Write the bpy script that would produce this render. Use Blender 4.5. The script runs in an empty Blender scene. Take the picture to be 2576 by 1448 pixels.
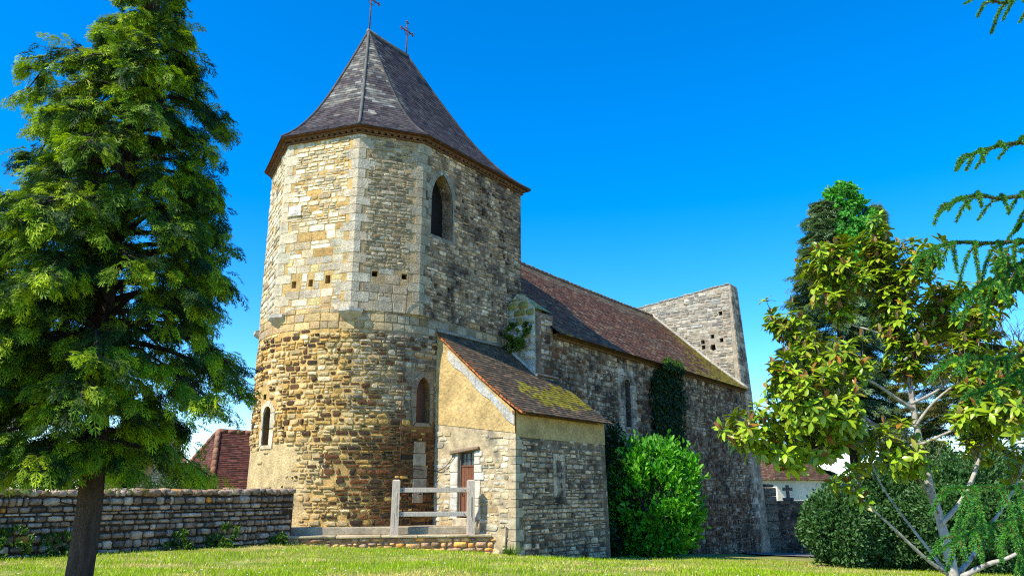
import bpy, math, random
import numpy as np
from mathutils import Vector
from mathutils.geometry import delaunay_2d_cdt

R_ = math.radians
rng = random.Random(7)
NR = np.random.default_rng(11)
scene = bpy.context.scene
col = scene.collection

# ------------------------------------------------------------------ camera
EYE = 1.65
PITCH = math.atan(506 / 1900.0)
cam_d = bpy.data.cameras.new('camera')
cam_d.sensor_fit = 'HORIZONTAL'
cam_d.sensor_width = 36.0
cam_d.lens = 36.0 * 1900.0 / 2576.0
cam_d.clip_start = 0.05
cam_d.clip_end = 5000
cam = bpy.data.objects.new('camera', cam_d)
col.objects.link(cam)
cam.location = (0, 0, EYE)
cam.rotation_euler = (math.pi / 2 + PITCH, 0, 0)
scene.camera = cam

# ------------------------------------------------------------------ sky, sun, exposure
SUN_AZ, SUN_EL = R_(232), R_(48)
world = bpy.data.worlds.new('World')
scene.world = world
world.use_nodes = True
wn = world.node_tree
wn.nodes.clear()
sky = wn.nodes.new('ShaderNodeTexSky')
sky.sky_type = 'NISHITA'
sky.sun_disc = False
sky.sun_elevation = SUN_EL
sky.sun_rotation = SUN_AZ
sky.altitude = 1200
sky.air_density = 1.0
sky.dust_density = 0.0
sky.ozone_density = 3.5
hsv = wn.nodes.new('ShaderNodeHueSaturation')
hsv.inputs['Hue'].default_value = 0.504
hsv.inputs['Saturation'].default_value = 1.43
hsv.inputs['Value'].default_value = 1.0
bg = wn.nodes.new('ShaderNodeBackground')
bg.inputs['Strength'].default_value = 0.146
wo = wn.nodes.new('ShaderNodeOutputWorld')
wn.links.new(sky.outputs[0], hsv.inputs['Color'])
wn.links.new(hsv.outputs[0], bg.inputs['Color'])
wn.links.new(bg.outputs[0], wo.inputs['Surface'])

sun_d = bpy.data.lights.new('sun', 'SUN')
sun_d.energy = 3.3
sun_d.angle = R_(0.5)
sun_d.color = (1.0, 0.90, 0.72)
sun = bpy.data.objects.new('sun', sun_d)
col.objects.link(sun)
sdir = Vector((math.sin(SUN_AZ) * math.cos(SUN_EL), math.cos(SUN_AZ) * math.cos(SUN_EL), math.sin(SUN_EL)))
sun.rotation_euler = sdir.to_track_quat('Z', 'Y').to_euler()
sun.location = sdir * 60
scene.view_settings.view_transform = 'Standard'
scene.view_settings.look = 'None'
scene.view_settings.exposure = 1.15
scene.view_settings.gamma = 1.0
scene.render.engine = 'CYCLES'
scene.cycles.use_denoising = False
scene.cycles.filter_width = 1.15

# ------------------------------------------------------------------ coordinates
# church frame: s runs along the nave away from the apse, t to the far side, O is the near corner of the lean-to
AZ = R_(36)
NX, NY = math.sin(AZ), math.cos(AZ)
PX, PY = -NY, NX
OX, OY = 0.09, 19.6
CT, ST = math.cos(PITCH), math.sin(PITCH)


def W(s, t, z):
    return (OX + NX * s + PX * t, OY + NY * s + PY * t, z)


def st_of(x, y):
    return ((x - OX) * NX + (y - OY) * NY, (x - OX) * PX + (y - OY) * PY)


def at(u, v, Y):
    """real position of a spot seen in the photograph (in a 2576 px wide copy) at depth Y"""
    dx, dv = (u - 1288) / 1900.0, (724 - v) / 1900.0
    y = CT - ST * dv
    k = Y / y
    return Vector((dx * k, Y, (ST + CT * dv) * k + EYE))


def ground_z(x, y):
    s, t = st_of(x, y)
    if s <= 0:
        z = 0.47 * (1 - math.exp(s / 2.5))
        if t > 5:                                   # falls away behind the boundary wall
            k = min(1, (t - 5) / 5)
            z -= 2.2 * k * k * (3 - 2 * k)
        return z
    z = -0.06 * min(s, 34) - (0.0)
    if t > 10:
        z -= 1.0 * min(1, (t - 10) / 8)
    return z


# ------------------------------------------------------------------ mesh helpers
class MB:
    def __init__(self):
        self.v, self.f, self.c, self.m, self.s = [], [], [], [], []

    def add(self, verts, faces, color=(.5, .5, .5), mat=0, smooth=False):
        o = len(self.v)
        self.v.extend(verts)
        for f in faces:
            self.f.append([i + o for i in f])
            self.c.append(color)
            self.m.append(mat)
            self.s.append(smooth)

    def quad(self, a, b, c, d, color=(.5, .5, .5), mat=0):
        self.add([a, b, c, d], [(0, 1, 2, 3)], color, mat)

    def box(self, o, ax, ay, az, color=(.5, .5, .5), mat=0, bev=0.0, rnd=None, jit=0.0):
        """box from corner o with edge vectors ax, ay, az (right handed); bev chamfers all twelve edges"""
        o, ax, ay, az = Vector(o), Vector(ax), Vector(ay), Vector(az)
        if bev <= 0:
            P = [o, o + ax, o + ax + ay, o + ay, o + az, o + ax + az, o + ax + ay + az, o + ay + az]
            if jit:
                P = [p + Vector((rng.uniform(-jit, jit), rng.uniform(-jit, jit), rng.uniform(-jit, jit))) for p in P]
            self.add([tuple(p) for p in P],
                     [(0, 3, 2, 1), (4, 5, 6, 7), (0, 1, 5, 4), (1, 2, 6, 5), (2, 3, 7, 6), (3, 0, 4, 7)], color, mat)
            return
        L = [ax.length, ay.length, az.length]
        b = [min(bev, l * .4) / l for l in L]
        V, idx = [], {}
        for i in (0, 1):
            for j in (0, 1):
                for k in (0, 1):
                    e = (i, j, k)
                    jv = Vector((rng.uniform(-jit, jit), rng.uniform(-jit, jit), rng.uniform(-jit, jit))) if jit else Vector((0, 0, 0))
                    for a in range(3):
                        fr = [(b[q] if e[q] == 0 else 1 - b[q]) for q in range(3)]
                        fr[a] = e[a]
                        idx[(e, a)] = len(V)
                        V.append(tuple(o + ax * fr[0] + ay * fr[1] + az * fr[2] + jv))
        F = []
        for a in range(3):
            q, r = (a + 1) % 3, (a + 2) % 3
            for e in (0, 1):
                loop = []
                for (x, y) in ((0, 0), (1, 0), (1, 1), (0, 1)):
                    c = [0, 0, 0]
                    c[a], c[q], c[r] = e, x, y
                    loop.append(idx[(tuple(c), a)])
                F.append(loop if e == 1 else loop[::-1])
        for a in range(3):
            q, r = (a + 1) % 3, (a + 2) % 3
            for x in (0, 1):
                for y in (0, 1):
                    c0, c1 = [0, 0, 0], [0, 0, 0]
                    c0[q] = c1[q] = x
                    c0[r] = c1[r] = y
                    c1[a] = 1
                    c0, c1 = tuple(c0), tuple(c1)
                    loop = [idx[(c0, q)], idx[(c1, q)], idx[(c1, r)], idx[(c0, r)]]
                    F.append(loop if (x + y) % 2 == 0 else loop[::-1])
        for c in [(i, j, k) for i in (0, 1) for j in (0, 1) for k in (0, 1)]:
            loop = [idx[(c, 0)], idx[(c, 1)], idx[(c, 2)]]
            F.append(loop if sum(c) % 2 == 1 else loop[::-1])
        self.add(V, F, color, mat)

    def tube(self, pts, rad, n=6, color=(.5, .5, .5), mat=0, rough=0.0):
        pts = [Vector(p) for p in pts]
        if not hasattr(rad, '__len__'):
            rad = [rad] * len(pts)
        V, F = [], []
        prev = None
        for i, p in enumerate(pts):
            d = (pts[min(i + 1, len(pts) - 1)] - pts[max(i - 1, 0)]).normalized()
            if prev is None:
                a = d.orthogonal().normalized()
            else:
                a = (prev - d * prev.dot(d))
                a = a.normalized() if a.length > 1e-6 else d.orthogonal().normalized()
            prev = a
            b = d.cross(a)
            for k in range(n):
                an = 2 * math.pi * k / n
                r = rad[i] * (1 + (rng.uniform(-rough, rough) if rough else 0))
                V.append(tuple(p + a * math.cos(an) * r + b * math.sin(an) * r))
        for i in range(len(pts) - 1):
            for k in range(n):
                F.append((i * n + k, i * n + (k + 1) % n, (i + 1) * n + (k + 1) % n, (i + 1) * n + k))
        F.append(tuple(range(n))[::-1])
        F.append(tuple((len(pts) - 1) * n + k for k in range(n)))
        self.add(V, F, color, mat, True)

    def build(self, name, mats, parent=None):
        me = bpy.data.meshes.new(name)
        org = root_loc(parent)
        me.from_pydata([(p[0] - org[0], p[1] - org[1], p[2] - org[2]) for p in self.v], [], self.f)
        mats = mats if isinstance(mats, (list, tuple)) else [mats]
        for m in mats:
            me.materials.append(m)
        me.polygons.foreach_set('material_index', self.m)
        me.polygons.foreach_set('use_smooth', self.s)
        at_ = me.color_attributes.new('Col', 'FLOAT_COLOR', 'CORNER')
        n = np.array([len(f) for f in self.f])
        c = np.ones((len(self.f), 4), np.float32)
        c[:, :3] = np.array([x[:3] for x in self.c], np.float32)
        at_.data.foreach_set('color', np.repeat(c, n, axis=0).ravel())
        me.update()
        o = bpy.data.objects.new(name, me)
        col.objects.link(o)
        if parent is not None:
            o.parent = parent
        return o


def root_loc(p):
    while p is not None and p.parent is not None:
        p = p.parent
    return tuple(p.location) if p is not None else (0, 0, 0)


def thing(name, label, cat, loc, group=None):
    o = bpy.data.objects.new(name, None)
    o.empty_display_size = 0.2
    col.objects.link(o)
    o.location = loc
    tag(o, label, cat, group)
    return o


def tag(o, label, cat, group=None):
    o['label'] = label
    o['category'] = cat
    if group:
        o['group'] = group
    return o


def np_mesh(name, V, T, C, mat, parent=None, smooth=False):
    """triangles from arrays: V (n,3), T (m,3), C (m,3) colour per triangle"""
    org = np.array(root_loc(parent))
    V = (V - org).astype(np.float32)
    me = bpy.data.meshes.new(name)
    me.vertices.add(len(V))
    me.vertices.foreach_set('co', V.ravel())
    me.loops.add(len(T) * 3)
    me.loops.foreach_set('vertex_index', T.astype(np.int32).ravel())
    me.polygons.add(len(T))
    me.polygons.foreach_set('loop_start', np.arange(0, len(T) * 3, 3, dtype=np.int32))
    me.polygons.foreach_set('loop_total', np.full(len(T), 3, np.int32))
    if smooth:
        me.polygons.foreach_set('use_smooth', np.ones(len(T), bool))
    me.update(calc_edges=True)
    at_ = me.color_attributes.new('Col', 'FLOAT_COLOR', 'CORNER')
    c = np.ones((len(T), 4), np.float32)
    c[:, :3] = C
    at_.data.foreach_set('color', np.repeat(c, 3, axis=0).ravel())
    me.materials.append(mat)
    o = bpy.data.objects.new(name, me)
    col.objects.link(o)
    if parent is not None:
        o.parent = parent
    return o


def nrm(a):
    return a / np.maximum(np.linalg.norm(a, axis=-1, keepdims=True), 1e-9)


def inst(tv, tf, tc, pos, ax, up, scale, cols):
    """copies of a little template (axis +Y, face +Z) -> V, T, C arrays"""
    pos, ax, up = np.asarray(pos, float), nrm(np.asarray(ax, float)), np.asarray(up, float)
    x = np.cross(ax, up)
    bad = np.linalg.norm(x, axis=1) < 1e-4
    x[bad] = np.cross(ax[bad], np.array([1., .3, .2]))
    x = nrm(x)
    z = np.cross(x, ax)
    sc = np.asarray(scale, float)[:, None, None]
    V = pos[:, None, :] + sc * (tv[None, :, 0, None] * x[:, None, :] + tv[None, :, 1, None] * ax[:, None, :] + tv[None, :, 2, None] * z[:, None, :])
    m, k = len(pos), len(tv)
    T = tf[None, :, :] + (np.arange(m) * k)[:, None, None]
    C = np.asarray(cols, float)[:, None, :] * tc[None, :, :]
    return V.reshape(-1, 3), T.reshape(-1, 3), C.reshape(-1, 3)


def join(parts):
    V, T, C, o = [], [], [], 0
    for v, t, c in parts:
        V.append(v); T.append(t + o); C.append(c); o += len(v)
    return np.concatenate(V), np.concatenate(T), np.concatenate(C)


# ------------------------------------------------------------------ materials
def ramp(nt, fac, stops):
    r = nt.nodes.new('ShaderNodeValToRGB')
    el = r.color_ramp.elements
    el[0].position, el[0].color = stops[0][0], (*stops[0][1], 1)
    el[1].position, el[1].color = stops[-1][0], (*stops[-1][1], 1)
    for p, c in stops[1:-1]:
        e = el.new(p)
        e.color = (*c, 1)
    nt.links.new(fac, r.inputs[0])
    return r.outputs[0]


def mixc(nt, fac, a, b, mode='MIX'):
    m = nt.nodes.new('ShaderNodeMix')
    m.data_type = 'RGBA'
    m.blend_type = mode
    for sock, val in ((m.inputs[0], fac), (m.inputs[6], a), (m.inputs[7], b)):
        if isinstance(val, (int, float)):
            sock.default_value = val
        elif isinstance(val, tuple):
            sock.default_value = (*val, 1)
        else:
            nt.links.new(val, sock)
    return m.outputs[2]


def noise(nt, vec, scale, detail=4, rough=0.55):
    n = nt.nodes.new('ShaderNodeTexNoise')
    n.inputs['Scale'].default_value = scale
    n.inputs['Detail'].default_value = detail
    n.inputs['Roughness'].default_value = rough
    nt.links.new(vec, n.inputs['Vector'])
    return n.outputs['Fac']


def surface(name, var=0.35, nscale=6.0, stains=(), bump=0.4, bscale=30.0, bdist=0.02, rough=0.9, spec=0.25, fine=0.0, stretch=None, metal=0.0, tint=None):
    """vertex-colour surface broken up by noise; stains = [(colour, scale, low, high)] are patches of real dirt or lichen"""
    m = bpy.data.materials.new(name)
    m.use_nodes = True
    nt = m.node_tree
    b = nt.nodes['Principled BSDF']
    tc = nt.nodes.new('ShaderNodeTexCoord')
    vec = tc.outputs['Object']
    if stretch:
        mp = nt.nodes.new('ShaderNodeMapping')
        mp.inputs['Scale'].default_value = stretch
        nt.links.new(vec, mp.inputs[0])
        vec = mp.outputs[0]
    a = nt.nodes.new('ShaderNodeAttribute')
    a.attribute_name = 'Col'
    c = a.outputs['Color']
    f = ramp(nt, noise(nt, vec, nscale), [(0.28, (1 - var,) * 3), (0.72, (1 + var,) * 3)])
    c = mixc(nt, 1.0, c, f, 'MULTIPLY')
    if fine:
        f2 = ramp(nt, noise(nt, vec, nscale * 6, 3), [(0.3, (1 - fine,) * 3), (0.7, (1 + fine,) * 3)])
        c = mixc(nt, 1.0, c, f2, 'MULTIPLY')
    for cl, sc, lo, hi in stains:
        k = ramp(nt, noise(nt, vec, sc, 6, 0.65), [(lo, (0, 0, 0)), (hi, (1, 1, 1))])
        c = mixc(nt, k, c, cl)
    if tint:
        c = mixc(nt, 1.0, c, tint, 'MULTIPLY')
    nt.links.new(c, b.inputs['Base Color'])
    b.inputs['Roughness'].default_value = rough
    b.inputs['Specular IOR Level'].default_value = spec
    b.inputs['Metallic'].default_value = metal
    if bump:
        bp = nt.nodes.new('ShaderNodeBump')
        bp.inputs['Strength'].default_value = bump
        bp.inputs['Distance'].default_value = bdist
        nt.links.new(noise(nt, vec, bscale, 6, 0.6), bp.inputs['Height'])
        nt.links.new(bp.outputs[0], b.inputs['Normal'])
    return m


def leafmat(name, trans=0.35, rough=0.5, spec=0.4, warm=(1.25, 1.3, 0.6)):
    m = bpy.data.materials.new(name)
    m.use_nodes = True
    nt = m.node_tree
    b = nt.nodes['Principled BSDF']
    a = nt.nodes.new('ShaderNodeAttribute')
    a.attribute_name = 'Col'
    nt.links.new(a.outputs['Color'], b.inputs['Base Color'])
    b.inputs['Roughness'].default_value = rough
    b.inputs['Specular IOR Level'].default_value = spec
    t = nt.nodes.new('ShaderNodeBsdfTranslucent')
    nt.links.new(mixc(nt, 1.0, a.outputs['Color'], warm, 'MULTIPLY'), t.inputs['Color'])
    mx = nt.nodes.new('ShaderNodeMixShader')
    mx.inputs[0].default_value = trans
    nt.links.new(b.outputs[0], mx.inputs[1])
    nt.links.new(t.outputs[0], mx.inputs[2])
    nt.links.new(mx.outputs[0], nt.nodes['Material Output'].inputs['Surface'])
    return m


M_STONE = surface('pale_masonry', 0.32, 5, [((.13, .12, .10), 1.8, .56, .78), ((.62, .56, .42), 3.1, .66, .80)], .55, 26, .03, fine=.18)
M_OLD = surface('weathered_masonry', 0.4, 3.5, [((.026, .024, .023), 1.3, .48, .66), ((.40, .40, .37), 4.5, .60, .70), ((.022, .021, .02), 8.0, .58, .70)], .8, 24, .045, fine=.38, tint=(1.85, 1.47, 1.17))
M_MIXED = surface('ochre_masonry', 0.3, 4, [((.09, .075, .06), 2.2, .64, .84), ((.55, .40, .17), 2.6, .64, .82), ((.20, .15, .09), 6, .64, .78)], .7, 24, .035, fine=.30, tint=(1.03, .98, .88))
M_DRY = surface('dry_stone', 0.4, 9, [((.30, .29, .27), 14, .58, .74), ((.40, .24, .04), 3.6, .70, .80), ((.035, .035, .03), 5, .60, .78)], .8, 30, .035, fine=.25, tint=(1.8, 1.28, .98))
M_PLASTER = surface('lime_render', 0.32, 2.2, [((.20, .17, .12), 1.1, .56, .84), ((.62, .49, .28), 3.4, .60, .74), ((.25, .19, .11), 9, .62, .74)], .7, 14, .05, fine=.22)
M_TILE = surface('clay_tile', 0.35, 8, [((.05, .04, .035), 2.2, .58, .80)], .4, 40, .01, fine=.15, rough=.85, tint=(1.0, .92, .72))
M_SLATE = surface('slate', 0.3, 4, [((.26, .25, .23), 2.4, .62, .82), ((.05, .047, .05), 1.3, .58, .78)], .3, 30, .008, fine=.2, rough=.8, spec=.15, tint=(.93, .92, .85))
M_WOODG = surface('grey_wood', 0.3, 9, [((.13, .125, .12), 7, .60, .75)], .5, 30, .01, stretch=(6, 6, .7), fine=.2, tint=(1.12, 1.0, .84))
M_DOOR = surface('brown_wood', 0.25, 8, [], .4, 30, .006, stretch=(8, 8, .7), rough=.6)
M_IRON = surface('rusty_iron', 0.4, 12, [((.26, .08, .035), 6, .5, .7)], .4, 40, .005, rough=.8)
M_CONC = surface('concrete', 0.3, 2.5, [((.08, .075, .07), 1.7, .58, .78)], .4, 18, .015, fine=.2, tint=(1.1, 1.0, .8))
M_DARK = surface('dark_interior', 0.3, 3, [], 0)
M_BARK = surface('brown_bark', 0.4, 9, [((.02, .016, .014), 5, .5, .66)], 1.0, 14, .05, stretch=(2.2, 2.2, .35), fine=.3)
M_PALEBARK = surface('pale_bark', 0.35, 14, [((.07, .065, .055), 9, .56, .68), ((.40, .38, .34), 11, .58, .70)], .5, 40, .01, fine=.2)
M_LEAF = leafmat('conifer_leaf', .24, .6, .2)
M_GLOSS = leafmat('glossy_leaf', .34, .33, .5)
M_SHRUB = leafmat('shrub_leaf', .35, .45, .4)
M_NEEDLE = leafmat('needle', .25, .5, .3)
M_GRASS = leafmat('grass_blade', .40, .6, .2, (1.2, 1.2, .6))
g = bpy.data.materials.new('window_glass')
g.use_nodes = True
g.node_tree.nodes['Principled BSDF'].inputs['Base Color'].default_value = (.05, .065, .07, 1)
g.node_tree.nodes['Principled BSDF'].inputs['Roughness'].default_value = .15
M_GLASS = g


def vary(c, a=.20, w=.07):
    k = 1 + rng.uniform(-a, a)
    d = rng.uniform(-w, w)
    return (max(0, c[0] * k * (1 + d)), max(0, c[1] * k), max(0, c[2] * k * (1 - d)))


def pick(*cw):
    """pick(colour, weight, colour, weight, ...)"""
    tot = sum(cw[1::2])
    x = rng.uniform(0, tot)
    for c, w in zip(cw[::2], cw[1::2]):
        x -= w
        if x <= 0:
            return vary(c)
    return vary(cw[-2])


def fbm(x, y, seed=0):
    """cheap smooth value noise -1..1"""
    def h(i, j):
        n = (i * 374761393 + j * 668265263 + seed * 974711) & 0x7fffffff
        n = (n ^ (n >> 13)) * 1274126177 & 0x7fffffff
        return (n ^ (n >> 16)) / 0x3fffffff - 1.0
    tot, amp, f = 0, .6, 1.0
    for _ in range(3):
        X, Y = x * f, y * f
        i, j = math.floor(X), math.floor(Y)
        u, v = X - i, Y - j
        u, v = u * u * (3 - 2 * u), v * v * (3 - 2 * v)
        a = h(i, j) * (1 - u) + h(i + 1, j) * u
        b = h(i, j + 1) * (1 - u) + h(i + 1, j + 1) * u
        tot += amp * (a * (1 - v) + b * v)
        amp *= .5
        f *= 2
    return tot


# ------------------------------------------------------------------ masonry helpers
def plane_surf(a, b):
    """wall surface over the plan segment a->b in church (s,t); u metres along it, v = height, d outward (left of a->b)"""
    L = math.hypot(b[0] - a[0], b[1] - a[1])
    e = ((b[0] - a[0]) / L, (b[1] - a[1]) / L)
    n = (-e[1], e[0])

    def S(u, v, d=0.0):
        return W(a[0] + e[0] * u + n[0] * d, a[1] + e[1] * u + n[1] * d, v)
    return S, L


def in_poly(x, y, poly):
    r, j = False, len(poly) - 1
    for i in range(len(poly)):
        xi, yi = poly[i]
        xj, yj = poly[j]
        if (yi > y) != (yj > y) and x < (xj - xi) * (y - yi) / (yj - yi) + xi:
            r = not r
        j = i
    return r


def rect(u0, u1, v0, v1):
    return [(u0, v0), (u1, v0), (u1, v1), (u0, v1)]


def arch(u0, u1, v0, v1, pointed=True, n=6, spring=None):
    """opening outline with an arched head, counter-clockwise"""
    w = u1 - u0
    c = (u0 + u1) / 2
    sp = v1 - w * (.95 if pointed else .5) if spring is None else spring
    P = [(u0, v0), (u1, v0), (u1, sp)]
    H = v1 - sp
    for i in range(1, n):
        k = i / n
        P.append((u1 - (w / 2) * (k ** 1.9 if pointed else 1 - math.cos(k * math.pi / 2)), sp + H * (math.sin(k * math.pi / 2) if not pointed else math.sin(k * 1.2) / math.sin(1.2))))
    P.append((c, v1))
    for i in range(n - 1, 0, -1):
        k = i / n
        P.append((u0 + (w / 2) * (k ** 1.9 if pointed else 1 - math.cos(k * math.pi / 2)), sp + H * (math.sin(k * math.pi / 2) if not pointed else math.sin(k * 1.2) / math.sin(1.2))))
    P.append((u0, sp))
    return P


def sheet(mb, S, outline, holes=(), depth=.3, color=(.4, .35, .25), mat=0, grid=None, backs=None, rcol=None):
    """wall skin with real openings, their reveals and a back; backs: MB that takes the back faces"""
    verts, edges = [], []

    def loop(P):
        o = len(verts)
        verts.extend(Vector(p) for p in P)
        edges.extend((o + i, o + (i + 1) % len(P)) for i in range(len(P)))
    if grid:
        fine = []
        for i, a in enumerate(outline):
            b = outline[(i + 1) % len(outline)]
            k = max(1, int(abs(b[0] - a[0]) / grid[0] + abs(b[1] - a[1]) / grid[1]))
            fine += [(a[0] + (b[0] - a[0]) * j / k, a[1] + (b[1] - a[1]) * j / k) for j in range(k)]
        loop(fine)
    else:
        loop(outline)
    for h in holes:
        loop(h)
    if grid:
        us, vs = [p[0] for p in outline], [p[1] for p in outline]
        nu = max(1, int((max(us) - min(us)) / grid[0]))
        nv = max(1, int((max(vs) - min(vs)) / grid[1]))
        for i in range(nu + 1):
            for j in range(nv + 1):
                p = (min(us) + (max(us) - min(us)) * (i + .37) / nu, min(vs) + (max(vs) - min(vs)) * (j + .41) / nv)
                if not all(in_poly(p[0] + a, p[1] + b, outline) for a in (-.03, .03) for b in (-.03, .03)) or any(in_poly(p[0], p[1], h) for h in holes):
                    continue
                verts.append(Vector(p))
    ov, oe, of = delaunay_2d_cdt(verts, edges, [], 0, 1e-5)[:3]
    F = []
    for f in of:
        cx, cy = sum(ov[i].x for i in f) / 3, sum(ov[i].y for i in f) / 3
        if in_poly(cx, cy, outline) and not any(in_poly(cx, cy, h) for h in holes):
            a, b, c = (ov[i] for i in f)
            F.append(tuple(f) if (b - a).cross(c - a) > 0 else tuple(f)[::-1])
    # u to the left of the outward normal: flip so that faces look outward
    if callable(color):
        cc = [color(sum(ov[i].x for i in f) / 3, sum(ov[i].y for i in f) / 3) for f in F]
        mb.add([S(p.x, p.y) for p in ov], [f[::-1] for f in F], (.5, .4, .3), mat)
        mb.c[-len(F):] = cc
        color = cc[0]
    else:
        mb.add([S(p.x, p.y) for p in ov], [f[::-1] for f in F], color, mat)
    for h in holes:
        n = len(h)
        dp = depth if n > 4 else min(depth, .25)
        mb.add([S(*p) for p in h] + [S(p[0], p[1], -dp) for p in h],
               [(i, (i + 1) % n, n + (i + 1) % n, n + i) for i in range(n)], rcol or color, mat)
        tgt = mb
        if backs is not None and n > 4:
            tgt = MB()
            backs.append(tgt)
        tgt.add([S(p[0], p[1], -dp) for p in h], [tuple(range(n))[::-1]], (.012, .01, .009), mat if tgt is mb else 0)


def stones(mb, S, u0, u1, v0, v1, rows, lens, colf, holes=(), prot=(.008, .03), gap=.012, cham=.35, jit=.25, bulge=.010, smooth=True, mat=0, split=.18, keep=None, margin=.03):
    boxes = [(min(p[0] for p in h) - margin, max(p[0] for p in h) + margin, min(p[1] for p in h) - margin, max(p[1] for p in h) + margin) for h in holes]

    def emit(a, b, c, d):
        um, vm = (a + b) / 2, (c + d) / 2
        for (x0, x1, y0, y1) in boxes:                      # trim against openings
            if b > x0 and a < x1 and d > y0 and c < y1:
                if um < x0 - .03:
                    b = x0
                elif um > x1 + .03:
                    a = x1
                else:
                    return
        if b - a < .05 or d - c < .025 or (keep and not keep(um, vm)):
            return
        w, h = (b - a) / 2 - gap / 2, (d - c) / 2 - gap / 2
        if w < .015 or h < .01:
            return
        cx, cy = (a + b) / 2, (c + d) / 2
        m = min(w, h)
        pr = rng.uniform(*prot)
        O, I = [], []
        ins = min(.016, m * .35)
        for sx, sy in ((-1, -1), (1, -1), (1, 1), (-1, 1)):
            k = m * cham * rng.uniform(.4, 1.5)
            jx, jy = rng.uniform(-1, .3) * jit * m * .5, rng.uniform(-1, .3) * jit * m * .5
            c1 = (sx * (w + jx), sy * (h + jy - k))
            c2 = (sx * (w + jx - k), sy * (h + jy))
            for q in ((c1, c2) if sx * sy > 0 else (c2, c1)):
                O.append(S(cx + q[0], cy + q[1], -.012))
                r = max(0, 1 - ins / max(.01, math.hypot(*q)))
                I.append(S(cx + q[0] * r, cy + q[1] * r, pr))
        # tilt: one stone never lies in the plane of the next
        C = S(cx + rng.uniform(-.2, .2) * w, cy + rng.uniform(-.2, .2) * h, pr + bulge * rng.uniform(.3, 1.6))
        F = [(i, 8 + i, 8 + (i + 1) % 8, (i + 1) % 8) for i in range(8)] + [(8 + i, 16, 8 + (i + 1) % 8) for i in range(8)]
        mb.add(O + I + [C], F, colf(um, vm), mat, smooth)
    v = v0
    while v < v1 - .03:
        h = rng.uniform(*rows)
        if v1 - (v + h) < rows[0] * .6:
            h = v1 - v
        u = u0
        while u < u1 - .02:
            l = rng.uniform(*lens)
            if rng.random() < .12:
                l *= 1.5
            if u1 - (u + l) < lens[0] * .6:
                l = u1 - u
            if rng.random() < split and h > .11:
                k = h * rng.uniform(.38, .62)
                m = l * rng.uniform(.35, .65) if l > .25 else 0
                emit(u, u + l, v, v + k)
                if m:
                    emit(u, u + m, v + k, v + h)
                    emit(u + m, u + l, v + k, v + h)
                else:
                    emit(u, u + l, v + k, v + h)
            else:
                dv = rng.uniform(-.012, .012)
                emit(u, u + l, v + dv, v + h + dv)
            u += l
        v += h


def surround(mb, S, hole, width, color, proud=.03, base=True, n_skip=0):
    """dressed stones round an opening: one block per outline edge, butted end to end"""
    n = len(hole)
    cu = sum(p[0] for p in hole) / n
    cv = sum(p[1] for p in hole) / n
    # resample long straight sides into several blocks
    P = []
    for i in range(n):
        a, b = hole[i], hole[(i + 1) % n]
        k = max(1, int(math.hypot(b[0] - a[0], b[1] - a[1]) / .38))
        for j in range(k):
            P.append((a[0] + (b[0] - a[0]) * j / k, a[1] + (b[1] - a[1]) * j / k))
    n = len(P)
    nor = []
    for i in range(n):
        a, b = P[i - 1], P[(i + 1) % n]
        dx, dy = b[0] - a[0], b[1] - a[1]
        L = math.hypot(dx, dy) or 1
        nor.append((dy / L, -dx / L))
    vmin = min(p[1] for p in hole)
    for i in range(n):
        j = (i + 1) % n
        a, b = P[i], P[j]
        if not base and abs(a[1] - vmin) < 1e-3 and abs(b[1] - vmin) < 1e-3:
            continue
        w = width * (rng.choice((.8, 1.25)) if abs(nor[i][0]) > .9 else 1)
        A2 = (a[0] + nor[i][0] * w, a[1] + nor[i][1] * w)
        B2 = (b[0] + nor[j][0] * w, b[1] + nor[j][1] * w)
        g_ = .04
        q = [(a[0] + (b[0] - a[0]) * g_, a[1] + (b[1] - a[1]) * g_), (b[0] - (b[0] - a[0]) * g_, b[1] - (b[1] - a[1]) * g_),
             (B2[0] - (B2[0] - A2[0]) * g_, B2[1] - (B2[1] - A2[1]) * g_), (A2[0] + (B2[0] - A2[0]) * g_, A2[1] + (B2[1] - A2[1]) * g_)]
        d = proud * rng.uniform(.8, 1.3)
        V = [S(p[0], p[1], -.03) for p in q] + [S(p[0], p[1], d) for p in q]
        mb.add(V, [(4, 7, 6, 5), (0, 4, 5, 1), (1, 5, 6, 2), (2, 6, 7, 3), (3, 7, 4, 0)], vary(color, .14), 0)


def quoins(mb, Sa, La, Sb, v0, v1, color, end_a=True, hrow=(.24, .36), la=(.26, .5), proud=.03):
    """corner stones wrapping the end of wall a (u near La) and the start of wall b (u near 0)"""
    v, k = v0, 0
    while v < v1 - .05:
        h = min(rng.uniform(*hrow), v1 - v)
        a, b = (la[1], la[0]) if k % 2 else (la[0], la[1])
        a *= rng.uniform(.8, 1.15)
        b *= rng.uniform(.8, 1.15)
        g_ = .008
        P = []
        for vv in (v + g_, v + h - g_):
            pa0, pa1 = Vector(Sa(La - a, vv, -.02)), Vector(Sa(La - a + .01, vv, proud))
            # outer corner: intersection of the two proud planes
            c0 = Vector(Sa(La, vv, 0))
            na = Vector(Sa(La, vv, 1)) - c0
            nb = Vector(Sb(0, vv, 1)) - c0
            bis = (na + nb)
            cor = c0 + bis * (proud / max(.2, bis.dot(na)))
            pb1, pb0 = Vector(Sb(b - .01, vv, proud)), Vector(Sb(b, vv, -.02))
            P.append([pa0, pa1, cor, pb1, pb0])
        V = [tuple(p) for p in P[0]] + [tuple(p) for p in P[1]]
        F = [(i, 5 + i, 6 + i, 1 + i) for i in range(4)] + [(5, 9, 8, 7, 6), (0, 1, 2, 3, 4)]
        mb.add(V, F, vary(color, .14), 0)
        v += h
        k += 1


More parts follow.
